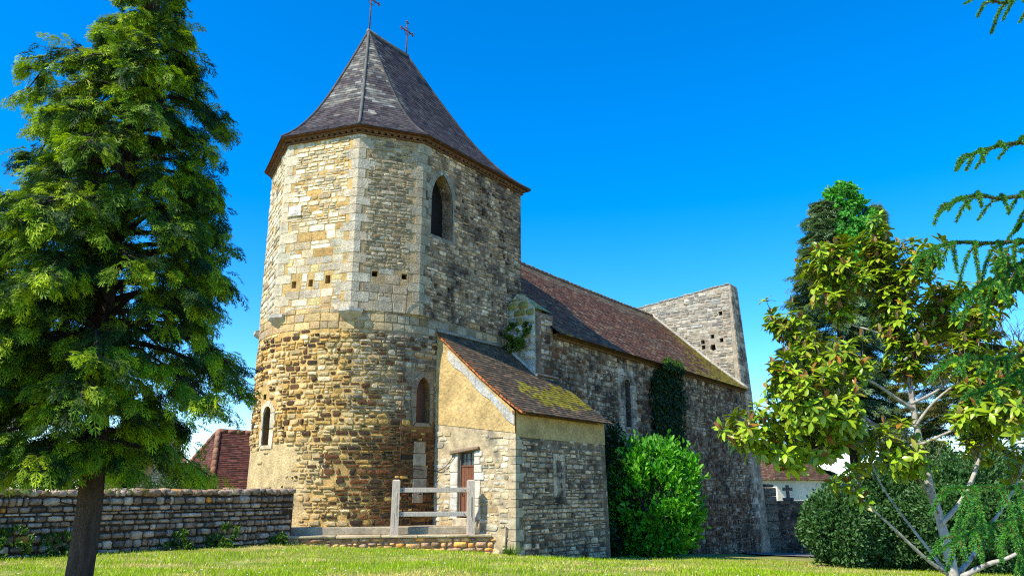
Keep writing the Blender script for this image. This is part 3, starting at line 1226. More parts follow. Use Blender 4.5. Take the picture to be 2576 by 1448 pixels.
    A = [(NT - .0, -2.4), (NT + .04, 6.4), (NT + .22, 12.12), (7.4, 11.5), (9.4, 11.3), (12.6, 6.4), (12.6, -2.6)]
    s0f = lambda z: 21.9 - max(0, 6 - z) * .0
    s1f = lambda z: 22.95 + max(0, (12 - z)) * .085

    def G(t, z, d=0.0):
        return W(21.9 - d, t, z)
    holes = [rect(t - .10, t + .10, z - .11, z + .11) for t, z in ((2.51, 9.17), (4.62, 8.97), (3.53, 9.18), (2.99, 9.42), (2.46, 10.6), (3.51, 8.9))]
    holes += [[(2.84, 8.70), (3.02, 8.66), (3.15, 8.78), (3.10, 8.98), (2.88, 9.0)]]

    # plan segment running with t: outward (left of +t) is towards -s
    sheet(mb, G, A, holes, .22, (.36, .32, .24), 0)

    def cg(u, v):
        return pick((.38, .35, .28), 4, (.46, .43, .35), 3, (.30, .26, .19), 2, (.25, .24, .21), 1.5)
    stones(mb, G, NT + .3, 10, 6.3, 12.05, (.12, .22), (.2, .55), cg, holes, (.003, .034), .015, .3, .6, .006, False, 0, .3, lambda u, v: in_poly(u, v + .12, A) and in_poly(u - .15, v, A), .02)
    n = len(A)
    V = [W(s0f(z), t, z) for t, z in A] + [W(s1f(z), t - (.10 if i == 0 else 0), z) for i, (t, z) in enumerate(A)]
    F = [(i, n + i, n + (i + 1) % n, (i + 1) % n) for i in range(n)] + [tuple(range(n, 2 * n))]
    mb.add(V, F, (.25, .23, .19), 1)

    def side(u, v, d=0.0):                                # shaded end of the gable, u from the far edge to the near edge
        z = v
        k = max(0, min(1, (z + 2.4) / 14.5))
        s1, s0 = s1f(z), 21.92
        t0 = NT + (.04 * (z + 2.4) / 8.8 if z < 6.4 else .04 + .18 * (z - 6.4) / 5.72)
        return W(s1 + (s0 - s1) * u, t0 - d, z)

    def cs(u, v):
        if v < .2:
            return pick(DGREY, 2, IRON, 2, (.2, .18, .15), 2)
        return pick((.33, .32, .28), 4, (.24, .23, .2), 3, (.16, .155, .14), 1.5)
    z = -2.0
    while z < 12:
        h = rng.uniform(.24, .36)
        h = min(h, 12.08 - z)
        k = rng.choice((.45, .6, 1.0, .5))
        for a, b in ((0, k), (k, 1.0)):
            if b - a < .1:
                continue
            c = cs(a, z)
            V = [side(a + .01, z + .01, -.02), side(b - .01, z + .01, -.02), side(b - .01, z + h - .01, -.02), side(a + .01, z + h - .01, -.02),
                 side(a + .01, z + .01, .03), side(b - .01, z + .01, .03), side(b - .01, z + h - .01, .03), side(a + .01, z + h - .01, .03)]
            mb.add(V, [(4, 7, 6, 5), (0, 4, 5, 1), (1, 5, 6, 2), (2, 6, 7, 3), (3, 7, 4, 0)], c, 1)
        z += h
    # rough capping stones
    for i in range(26):
        t = NT + .25 + i * .29
        za = 12.12 + (11.5 - 12.12) * (t - NT - .22) / (7.4 - NT - .22)
        a = Vector(W(21.86, t, za - .03))
        mb.box(a, Vector(W(23.0, t, za - .03)) - a, Vector(W(21.86, t + .27, za - .06)) - a, (0, 0, rng.uniform(.05, .11)), vary((.34, .31, .24), .25), 0, .02, None, .015)
    mb.build('west_gable', [M_STONE, M_OLD], church)

    # ---- east shoulder of the nave, its sunny end stepping down to the lean-to roof
    mb = MB()

    def E(t, z, d=0.0):
        return W(NS0 - d, t, z)
    A = [(NT, -.4), (2.74, -.4), (2.74, 7.35), (2.35, 7.75), (2.05, 7.66), (NT, 7.2)]
    sheet(mb, E, A, (), .3, (.42, .38, .27), 0)
    stones(mb, E, NT + .02, 2.72, 4.6, 7.7, (.16, .3), (.2, .5), lambda u, v: pick((.46, .43, .34), 4, (.52, .48, .38), 2, (.28, .26, .18), 2) if v < 6.7 + .3 * fbm(u * 3, v, 9) else pick((.24, .22, .06), 3, (.32, .30, .2), 2), (), (.005, .04), .016, .3, .3, .012, True, 0, .1, lambda u, v: in_poly(u, v + .1, A))
    for i in range(9):                                    # broken, mossy top
        t, s = rng.uniform(NT + .02, 2.5), rng.uniform(3.36, 4.0)
        a = Vector(W(s, t, 7.1 + .5 * max(0, (t - NT)) / .7))
        mb.box(a, Vector(W(s + .3, t, 0)) - Vector(W(s, t, 0)), Vector(W(s, t + .25, 0)) - Vector(W(s, t, 0)), (0, 0, rng.uniform(.12, .22)), vary((.26, .25, .10), .3), 0, .03, None, .02)
    V = [W(NS0, t, z) for t, z in A[2:]] + [W(4.34, t, min(z, 7.25)) for t, z in A[2:]]
    mb.add(V, [(0, 1, 5, 4), (1, 2, 6, 5), (2, 3, 7, 6)], (.25, .24, .12), 0)
    S4, L4 = plane_surf((4.34, 2.7), (4.34, NT))
    V = [W(4.34, NT, 6.0), W(4.34, 2.74, 6.0), W(4.34, 2.74, 7.25), W(4.34, NT, 7.1)]
    mb.add(V, [(0, 1, 2, 3)], (.22, .2, .17), 0)
    mb.build('shoulder_wall', [M_STONE], church)


nave()


# ------------------------------------------------------------------ lean-to
def annex():
    mb, mp = MB(), MB()
    ZT = 5.86
    rl = lambda t: 3.60 + (t / 2.75) * 2.32               # underside of the roof along the gable
    # sunlit gable: plan (0,0)->(0,2.75), outward towards -s
    S, L = plane_surf((0, 0), (0, 2.75))
    door = rect(1.33, 1.88, .93, 2.64)
    A = [(0, -.3), (2.75, -.3), (2.75, rl(2.75)), (1.4, rl(1.4) - .06), (0, rl(0))]
    vent = rect(1.02, 1.06, 3.95, 3.99)
    back = MB()
    # lower rubble, upper render: two skins that butt at the render line
    zl = 3.05
    up = [(0, zl), (2.75, zl + .35), (2.75, rl(2.75)), (1.4, rl(1.4) - .06), (0, rl(0))]
    lo = [(0, -.3), (2.75, -.3), (2.75, zl + .35), (0, zl)]
    S_up = lambda u, v, d=0.0: S(u, v, d + .018 + .012 * fbm(u * 1.4, v * 1.4, 55))
    sheet(mb, S, lo, [door], .16, (.44, .355, .215), 0, (.25, .25))
    sheet(mb, S_up, up, (), .1, (.50, .355, .15), 1, (.22, .22))
    mb.add([S(0, zl, 0), S(2.75, zl + .35, 0), S_up(2.75, zl + .35), S_up(0, zl)], [(0, 1, 2, 3)], (.3, .26, .18), 1)

    def ck(u, v):
        return pick((.50, .42, .26), 4, (.60, .54, .40), 2, (.46, .42, .33), 2, (.42, .31, .16), 1, (.30, .26, .19), .8)

    def keep(u, v):
        n = fbm(u * 1.6, v * 1.3, 61)
        if v > 3.0 + .12 * u - .08:
            return False
        if v > 2.5:
            return n > -.02
        if v > 1.6:
            return n > -.55
        return rng.random() < .93
    stones(mb, S, .2, 2.73, .0, 3.3, (.1, .2), (.13, .38), ck, [door], (.001, .026), .02, .42, .7, .008, False, 0, .3, keep, .16)
    # cement band under the verge
    for i in range(10):
        t0, t1 = .02 + i * .255, .02 + (i + 1) * .255 - .004
        w0, w1 = .27 + .05 * math.sin(i * 1.7), .27 + .05 * math.sin(i * 1.7 + 1.7)
        o0, o1 = .11, .11
        V = [S(t0, rl(t0) - o0 - w0, .045), S(t1, rl(t1) - o1 - w1, .045), S(t1, rl(t1) - o1, .05), S(t0, rl(t0) - o0, .05)]
        V2 = [S(t0, rl(t0) - o0 - w0 - .012, .0), S(t1, rl(t1) - o1 - w1 - .012, .0)]
        if t1 > 2.5:
            continue
        mb.add(V, [(0, 3, 2, 1)], vary((.42, .41, .37), .05), 1)
        mb.add([V2[0], V2[1], V[1], V[0]], [(0, 3, 2, 1)], (.42, .41, .37), 1)
    # shaded long side: plan (4.75,0)->(0,0), outward towards -t
    S2b, L2 = plane_surf((4.78, 0), (0, 0))

    def S2(u, v, d=0.0):                                   # far end leans in a little towards the top
        k = (4.78 - .055 * max(0, v)) / 4.78
        return S2b(L2 - (L2 - u) * k, v, d)
    A2 = rect(0, L2, -.6, 3.62)
    sheet(mb, S2, rect(0, L2, -.6, 2.95), (), .1, (.13, .115, .09), 2, (.4, .4))  # joint mortar painted darker in place of the stones' self-shadow
    S2u = lambda u, v, d=0.0: S2(u, v, d + .02 + .012 * fbm(u * 1.2, v * 1.5, 57))
    sheet(mb, S2u, rect(0, L2, 2.95, 3.62), (), .1, (.50, .34, .135), 1, (.25, .2))
    mb.add([S2(0, 2.95, 0), S2(L2, 2.95, 0), S2u(L2, 2.95), S2u(0, 2.95)], [(0, 1, 2, 3)], (.25, .22, .16), 1)
    U = lambda s: 4.78 - s
    blk = rect(U(2.36), U(1.76), 1.42, 2.58)

    def c2(u, v):
        return pick((.33, .30, .24), 4, (.42, .39, .31), 2, DGREY, 1.6, (.28, .23, .16), 2, (.08, .07, .06), .8)
    stones(mb, S2, .28, L2 - .26, -.5, 2.98, (.10, .19), (.15, .42), c2, [blk], (.006, .045), .022, .32, .6, .008, False, 2, .3, lambda u, v: v < 2.75 + .15 * fbm(u * 2, 3, 63) or rng.random() < .3, .0)
    # blocked window: two jambs, lintel, sill, infill
    bw = MB()
    for (s0, s1, z0, z1, c, d) in ((1.76, 1.93, 1.45, 2.40, (.34, .33, .28), .03), (2.19, 2.36, 1.45, 2.40, (.33, .32, .28), .03), (1.76, 2.36, 2.41, 2.58, (.33, .32, .27), .035),
                                   (1.94, 2.18, 1.78, 2.10, (.38, .37, .32), .012), (1.94, 2.18, 1.46, 1.77, (.28, .27, .23), .008), (1.94, 2.18, 2.11, 2.40, (.2, .19, .16), .006)):
        V = [S2(U(s1) + .005, z0, -.02), S2(U(s0) - .005, z0, -.02), S2(U(s0) - .005, z1, -.02), S2(U(s1) + .005, z1, -.02)]
        V += [S2(U(s1) + .005, z0, d), S2(U(s0) - .005, z0, d), S2(U(s0) - .005, z1, d), S2(U(s1) + .005, z1, d)]
        bw.add(V, [(4, 7, 6, 5), (0, 4, 5, 1), (1, 5, 6, 2), (2, 6, 7, 3), (3, 7, 4, 0)], c, 0)
    # far end wall: plan (4.5,1.63)->(4.5,0)
    S3, L3 = plane_surf((4.52, NT), (4.52, 0))
    S3f = lambda u, v, d=0.0: W(4.78 - .055 * max(0, v) + d, NT - u, v)
    sheet(mb, S3f, [(0, -.8), (L3, -.8), (L3, rl(0)), (0, rl(NT))], (), .1, (.25, .23, .18), 2, (.4, .4))
    # corner stones
    quoins(mb, S2, L2, S, -.2, 3.0, (.45, .38, .25), la=(.16, .36), proud=.014, hrow=(.16, .3))
    aw = mb.build('annex_wall', [M_STONE, M_PLASTER, M_OLD], church)
    bw.build('blocked_window', M_OLD, aw)
    # door
    dr = MB()
    def slab(mbx, u0, u1, v0, v1, d0, d1, c, bev=.0):
        a = Vector(S(u0, v0, d0))
        mbx.box(a, Vector(S(u0, v0, d1)) - a, Vector(S(u1, v0, d0)) - a, (0, 0, v1 - v0), c, 0, bev)
    for k in range(4):
        slab(dr, 1.395 + k * .112, 1.395 + k * .112 + .108, .96, 2.22, -.13, -.09 + rng.uniform(-.004, .004), vary((.17, .068, .034), .12), .006)
    slab(dr, 1.40, 1.84, 2.22, 2.27, -.13, -.075, (.15, .06, .03), .004)
    d = dr.build('door', M_DOOR, church)
    m2 = MB()
    slab(m2, 1.335, 1.39, .93, 2.64, -.15, -.05, (.20, .15, .11))
    slab(m2, 1.845, 1.878, .93, 2.64, -.15, -.05, (.20, .15, .11))
    slab(m2, 1.39, 1.845, 2.595, 2.637, -.15, -.05, (.20, .15, .11))
    m2.build('door_frame', M_DOOR, d)
    m2 = MB()
    slab(m2, 1.39, 1.845, 2.27, 2.595, -.125, -.115, (.05, .06, .065))
    m2.build('fanlight', M_GLASS, d)
    m2 = MB()
    for u in (1.54, 1.69):
        slab(m2, u - .009, u + .009, 2.27, 2.595, -.115, -.095, (.12, .09, .07))
    slab(m2, 1.39, 1.845, 2.42, 2.436, -.114, -.099, (.12, .09, .07))
    m2.build('glazing_bars', M_DOOR, d)
    m2 = MB()
    m2.tube([S(1.79, 1.55, -.09), S(1.79, 1.55, -.03), S(1.74, 1.55, -.03)], .009, 5, (.03, .03, .03))
    slab(m2, 1.775, 1.805, 1.48, 1.62, -.089, -.083, (.03, .028, .026))
    m2.build('handle', M_IRON, d)
    # pale jamb stones and the sagging oak lintel
    m2 = MB()
    for side_ in (0, 1):
        z = .9
        while z < 2.6:
            h = min(rng.choice((.2, .33, .45)), 2.63 - z)
            w = rng.uniform(.14, .34)
            if side_:
                slab(m2, 1.885, 1.885 + w, z + .006, z + h - .006, -.1, .035, vary((.62, .58, .48), .08), .012)
            else:
                slab(m2, 1.325 - w, 1.325, z + .006, z + h - .006, -.1, .035, vary((.60, .56, .46), .08), .012)
            z += h
    slab(m2, 1.2, 2.0, .72, .925, -.3, .07, (.48, .42, .30), .015)
    m2.build('door_jambs', M_STONE, aw)
    m2 = MB()
    a = Vector(S(1.15, 2.66, -.05))
    m2.box(a, Vector(S(1.15, 2.66, .12)) - a, Vector(S(2.12, 2.56, -.05)) - a, (0, 0, .085), (.20, .16, .12), 0, .02, None, .012)
    m2.build('lintel', M_WOODG, aw)
    # cable slung from the tower to the door
    m2 = MB()
    pts = [S_low(u_of(70), 2.22, .06), S_low(u_of(78), 2.16, .05), Vector(S(2.7, 2.12, .05)), Vector(S(2.45, 2.16, .06)), Vector(S(2.2, 2.30, .06)), Vector(S(1.95, 2.58, .08))]
    m2.tube([tuple(p) for p in smooth_pts(pts, 4)], .012, 5, (.05, .04, .035))
    m2.build('slung_cable', M_IRON, aw)
    m2 = MB()
    m2.tube([S(.26, -.05, .05), S(.27, .4, .04), S(.25, .75, .05)], .018, 6, (.10, .09, .075))
    m2.build('standpipe', M_IRON, aw)

    # ---- roof
    prof = smooth_pts([(-.30, 3.56, 0), (.25, 3.93, 0), (1.2, 4.68, 0), (2.2, 5.53, 0), (2.73, 5.99, 0)], 3)

    def cutp(s, tmax):
        return [W(s, p.x, p.y) for p in prof if p.x <= tmax + .01]

    def cf(f, k, p):
        s, t = st_of(p.x, p.y)
        n = fbm(s * 1.1, t * 1.6, 71)
        m = .95 * math.exp(-((t - .62 - .0 * s) / .55) ** 2) * min(1, max(0, (s - .5) / 1.2)) + .55 * n - .36
        if s > 3.2:
            m += .12
        if rng.random() < min(.85, max(0, (m - .02) * 1.7)):
            return vary((.20, .185, .02), .4)
        if s < .22:
            return pick((.22, .11, .06), 1, (.12, .085, .06), 3)
        return pick((.105, .082, .062), 4, (.072, .060, .050), 3.5, (.15, .115, .085), 1.2, (.17, .10, .065), .4)
    mb = MB()
    full = lambda s: curve(cutp(s, 3))
    part = lambda s: curve(cutp(s, NT))
    for a, b in ((-.10, 1.6), (1.6, 3.33)):
        tiles(mb, full(a), full(b), 30, .17, cf, .020)
    tiles(mb, part(3.33), part(4.62), 18, .17, cf, .020)
    roof = mb.build('annex_roof', M_TILE, church)
    m2 = MB()
    h = full(-.085)
    for i in range(26):                                    # bright new verge tiles on edge
        p0, p1 = h(i / 26), h((i + .93) / 26)
        d_ = (p1 - p0)
        ex = Vector(W(.16, 0, 0)) - Vector(W(0, 0, 0))
        nn = ex.cross(d_).normalized()
        m2.box(p0 - nn * .055 - ex * .12, ex, d_, nn * .05, vary((.36, .135, .06), .25), 0, .006, None, .006)
    e0 = [W(s, -.02, 3.52) for s in (-.06, 4.6)]
    a = Vector(e0[0])
    m2.box(a, Vector(e0[1]) - a, Vector(W(-.06, -.16, 3.52)) - a if False else Vector(W(-.06, .06, 3.52)) - a, (0, 0, .09), (.2, .12, .07), 0)
    m2.build('verge_tiles', M_TILE, roof)
    # mortar flashings where the roof meets tower and shoulder
    m2 = MB()
    m2.tube([W(s, 2.70, 6.03) for s in (-.05, 1.2, 2.4, 3.3)], .05, 6, (.26, .25, .21))
    pp = [Vector(W(3.29, p.x, p.y + .05)) for p in prof if NT - .1 < p.x]
    m2.tube(pp, .05, 6, (.42, .40, .33))
    m2.tube([W(s, NT - .04, 5.10) for s in (3.33, 4.0, 4.55)], .04, 6, (.36, .24, .17))
    m2.build('mortar_fillet', M_PLASTER, roof)


annex()

# ================================================================== TERRACE, BOUNDARY WALL, FENCE
def terrace():
    """low rubble terrace before the tower with a concrete kerb behind its coping"""
    t = thing('terrace', 'low stone terrace with concrete kerb running along the foot of the round tower', 'terrace', (-3, 19.3, .25))
    A, B = Vector((-6.1, 19.0, 0)), Vector((-.72, 19.95, 0))
    e = (B - A).normalized()
    n = Vector((e.y, -e.x, 0))                              # outward, towards the lawn
    L = (B - A).length

    def S(u, v, d=0.0):                                     # u from right to left
        p = B - e * u + n * d
        return (p.x, p.y, v)
    mb = MB()
    sheet(mb, S, rect(-.55, L, -.3, .50), (), .1, (.24, .20, .13), 0)
    stones(mb, S, -.5, L, .0, .50, (.09, .15), (.15, .4), lambda u, v: pick((.30, .27, .20), 3, (.42, .34, .17), 2, (.2, .17, .12), 2, (.46, .33, .10), 1 if u < 2.5 else .2), (), (.01, .06), .02, .4, .4, .02, True)
    mb.build('retaining_wall', M_DRY, t)
    mb = MB()
    u = -.2
    while u < L:
        l = rng.uniform(.7, 1.3)
        a = Vector(S(u, .503, .09))
        mb.box(a, Vector(S(u, .503, -.75)) - a, Vector(S(u + l - .01, .503, .09)) - a, (0, 0, .055), vary((.42, .39, .31), .1), 0, .012, None, .006)
        u += l
    mb.build('coping', M_CONC, t)
    mb = MB()
    a = Vector(S(.02, .55, -.34))
    mb.box(a, Vector(S(.02, .55, -2.0)) - a, Vector(S(L - .35, .55, -.46)) - a, (0, 0, .185), (.30, .285, .25), 0, .02)
    mb.build('concrete_kerb', M_CONC, t)


terrace()


def stone_lump(mb, c, r, color, mat=0):
    """one rounded irregular stone"""
    V, F = [], []
    sd = rng.randint(0, 999)
    n, m = 8, 5
    for j in range(m + 1):
        th = math.pi * j / m
        for i in range(n):
            ph = 2 * math.pi * i / n
            d = Vector((math.sin(th) * math.cos(ph), math.sin(th) * math.sin(ph), math.cos(th)))
            d = Vector([math.copysign(abs(x) ** .46, x) for x in d])
            k = 1 + .16 * fbm(d.x * 1.7 + sd, d.y * 1.7 + d.z * 2.3, sd)
            V.append((c[0] + d.x * r[0] * k, c[1] + d.y * r[1] * k, c[2] + d.z * r[2] * k))
    for j in range(m):
        for i in range(n):
            F.append((j * n + i, (j + 1) * n + i, (j + 1) * n + (i + 1) % n, j * n + (i + 1) % n))
    mb.add(V, F, color, mat, True)


def boundary_wall():
    E0, K = Vector((-5.36, 19.3, 0)), 9.5
    dirv = Vector((-NX, -NY, 0))
    nv = Vector((-PX, -PY, 0))
    w = thing('boundary_wall', 'long dry-stone boundary wall behind the big evergreen, ending at the tower terrace', 'wall', (E0.x, E0.y, .35))

    def S(u, v, d=0.0):                                     # u from the right end; outward nv lies left of... the lawn side
        p = E0 + dirv * u + nv * d
        return (p.x, p.y, v)

    def hgt(u):
        return 1.69 + .02 * math.sin(u * 2.1) - .002 * u

    def cf(u, v):
        if rng.random() < .025:
            return vary((.36, .19, .035), .2)
        return pick((.25, .25, .235), 4, (.17, .16, .145), 4, (.33, .33, .31), 1.4, (.18, .145, .11), 1.3, (.10, .095, .09), 1.4)
    # the direction nv must lie left of growing u for stones(); it does: u runs right to left seen from the lawn
    mb = MB()
    V, F = [], []
    for i in range(40):
        u = K * i / 39
        for v in (-.1, hgt(u) - .06):
            V.append(S(u, v, -.03))
            V.append(S(u, v, -.5))
    for i in range(39):
        a = i * 4
        F += [(a, a + 2, a + 6, a + 4), (a + 2, a + 3, a + 7, a + 6), (a + 3, a + 1, a + 5, a + 7)]
    F += [(0, 1, 3, 2), (156, 158, 159, 157)]
    mb.add(V, F, (.035, .032, .028), 0)
    v = .2
    while v < 1.58:
        h = rng.uniform(.055, .165)
        u = .02 - rng.uniform(0, .1)
        while u < K:
            l = rng.uniform(.07, .30) * (1.7 if rng.random() < .08 else 1)
            hh = h * rng.uniform(.62, 1.05)
            if u + l < K and u >= 0 and v + hh < hgt(u) - .03:
                c = Vector(S(u + l / 2, v + h / 2, -.06))
                stone_oriented(mb, c, dirv, l * .5 - rng.uniform(.004, .014), .10 + rng.uniform(-.015, .055), hh * .5 - .003, cf(u, v))
            u += l
        v += h
    u = 0
    while u < K:                                            # rough top course, both sides
        l = rng.uniform(.14, .3)
        for d in (-.10, -.36):
            c = Vector(S(u + l / 2, hgt(u) - .09 + rng.uniform(-.02, .02), d + rng.uniform(-.03, .03)))
            stone_oriented(mb, c, dirv, l * .54, .15, rng.uniform(.045, .07), pick((.25, .25, .235), 3, (.18, .17, .15), 3, (.28, .20, .07), .4, (.12, .125, .05), .9))
        u += l
    for k in range(11):                                     # the visible butt end
        c = Vector(S(.06, .3 + k * .125, -.28))
        stone_oriented(mb, c, nv, .24, .1, .058, cf(0, 1))
    mb.build('rubble_courses', M_DRY, w)


def stone_oriented(mb, c, ax, rx, ry, rz, color):
    ax = Vector((ax.x, ax.y, 0)).normalized()
    ay = Vector((-ax.y, ax.x, 0))
    o = len(mb.v)
    stone_lump(mb, (0, 0, 0), (rx, ry, rz), color)
    for i in range(o, len(mb.v)):
        p = mb.v[i]
        q = c + ax * p[0] + ay * p[1] + Vector((0, 0, p[2]))
        mb.v[i] = (q.x, q.y, q.z)


boundary_wall()


def fence():
    f = thing('wooden_fence', 'weathered grey two-rail wooden fence between two square posts before the door', 'fence', (-1.9, 19.45, .56))
    posts = [Vector((-2.92, 19.62, .557)), Vector((-1.04, 19.95, .557))]
    ex = (posts[1] - posts[0]).normalized()
    ey = Vector((-ex.y, ex.x, 0))
    for p, lean in zip(posts, (.006, -.012)):
        mb = MB()
        w, h = .185, 1.33
        a = p - ex * w / 2 - ey * w / 2
        # square post with weathered pyramid top
        V = []
        for z, k in ((0, 1), (h - .03, 1), (h, .72)):
            for sx, sy in ((-1, -1), (1, -1), (1, 1), (-1, 1)):
                q = p + ex * (sx * w / 2 * k + z * lean) + ey * sy * w / 2 * k + Vector((rng.uniform(-.006, .006), 0, z))
                V.append(tuple(q))
        F = [(3, 2, 1, 0), (8, 9, 10, 11)]
        for r in range(2):
            for i in range(4):
                F.append((r * 4 + i, r * 4 + (i + 1) % 4, r * 4 + 4 + (i + 1) % 4, r * 4 + 4 + i))
        mb.add(V, F, vary((.43, .42, .41), .04), 0)
        for k in range(3):                                  # drying cracks down the face
            x = rng.uniform(-.06, .06)
            q = p + ex * x - ey * (w / 2 + .001) + Vector((0, 0, rng.uniform(.1, .5)))
            mb.box(q, ex * .006, Vector((0, 0, rng.uniform(.3, .6))), -ey * .0015, (.10, .095, .09))
        mb.build('post', M_WOODG, f)
    for z in (.44, 1.02):
        mb = MB()
        a = posts[0] + ex * .0975 - ey * .03 + Vector((0, 0, z))
        b = posts[1] - ex * .0975 - ey * .03 + Vector((0, 0, z + rng.uniform(-.01, .01)))
        mb.box(a, b - a, ey * .06, (0, 0, .115), vary((.41, .40, .39), .04), 0, .008, None, .003)
        for q in (a + (b - a) * .04, a + (b - a) * .96):     # bolt heads
            c = q + Vector((0, 0, .055))
            mb.tube([tuple(c - ey * .012), tuple(c + ey * .01)], .013, 6, (.06, .05, .045))
        mb.build('rail', M_WOODG, f)


fence()

mb = MB()
stone_lump(mb, (-.28, 19.12, .06), (.26, .16, .10), (.22, .18, .13))
tag(mb.build('fallen_stone', M_DRY), 'flat brown stone lying in the grass at the lean-to corner', 'stone')


# ================================================================== FOLIAGE TEMPLATES
def spray_template():
    """flat drooping conifer spray along +Y, leaflets left and right"""
    V, T, C = [], [], []
    r2 = random.Random(3)

    def leaf(x, y, z, dx, dy, dz, L, w, k):
        o = len(V)
        px, py = -dy, dx
        V.extend([(x, y, z), (x + dx * L * .45 + px * w, y + dy * L * .45 + py * w, z + dz * L * .45), (x + dx * L, y + dy * L, z + dz * L), (x + dx * L * .45 - px * w, y + dy * L * .45 - py * w, z + dz * L * .45)])
        T.extend([(o, o + 1, o + 2), (o, o + 2, o + 3)])
        C.extend([(k, k, k)] * 2)
    n = 6
    for i in range(n):
        y = .05 + .86 * i / n
        z = -.36 * y * y
        L = .50 * (1 - .66 * i / n) + .04
        for sx in (-1, 1):
            a = R_(r2.uniform(36, 58))
            dx, dy = sx * math.sin(a), math.cos(a)
            zz = r2.uniform(-.55, .05)
            leaf(0, y + r2.uniform(-.04, .04), z, dx, dy, zz, L, .033, r2.uniform(.6, 1.15))
            if L > .18:                                     # forked tips
                bx, by = dx * L * .5, y + dy * L * .5
                leaf(bx, by, z + zz * .5 * L, dx * .25, .97, -.35, L * .55, .027, r2.uniform(.8, 1.5))
                leaf(bx * 1.2, y + dy * L * .6, z + zz * .6 * L, sx * .98, .05, -.45, L * .42, .026, r2.uniform(.6, 1.2))
    leaf(0, 0, 0, 0, 1, -.22, 1.0, .022, 1.0)
    leaf(0, .75, -.17, 0, .95, -.5, .35, .026, 1.4)
    return np.array(V), np.array(T), np.array(C)


def leaf_template(fold=.18, curl=.15, w=.24):
    V = np.array([(0, 0, 0), (w, .42, fold), (0, .5, 0), (-w, .42, fold), (w * .7, .78, fold * .6 - curl * .4), (-w * .7, .78, fold * .6 - curl * .4), (0, 1, -curl)], float)
    T = np.array([(0, 1, 2), (0, 2, 3), (2, 1, 4), (2, 5, 3), (2, 4, 6), (2, 6, 5)])
    return V, T, np.ones((6, 3))


def double_leaf_template(under=(.9, .35, .18)):
    V, T, C = leaf_template(.05, .16, .21)
    V2 = V - np.array([0, 0, .016])
    T2 = T[:, ::-1] + len(V)
    return np.concatenate([V, V2]), np.concatenate([T, T2]), np.concatenate([C, C * np.array(under)])


SPRAY, LEAF, DLEAF = spray_template(), leaf_template(), double_leaf_template((.85, .72, .55))


def unit(n):
    return nrm(NR.normal(size=(n, 3)))


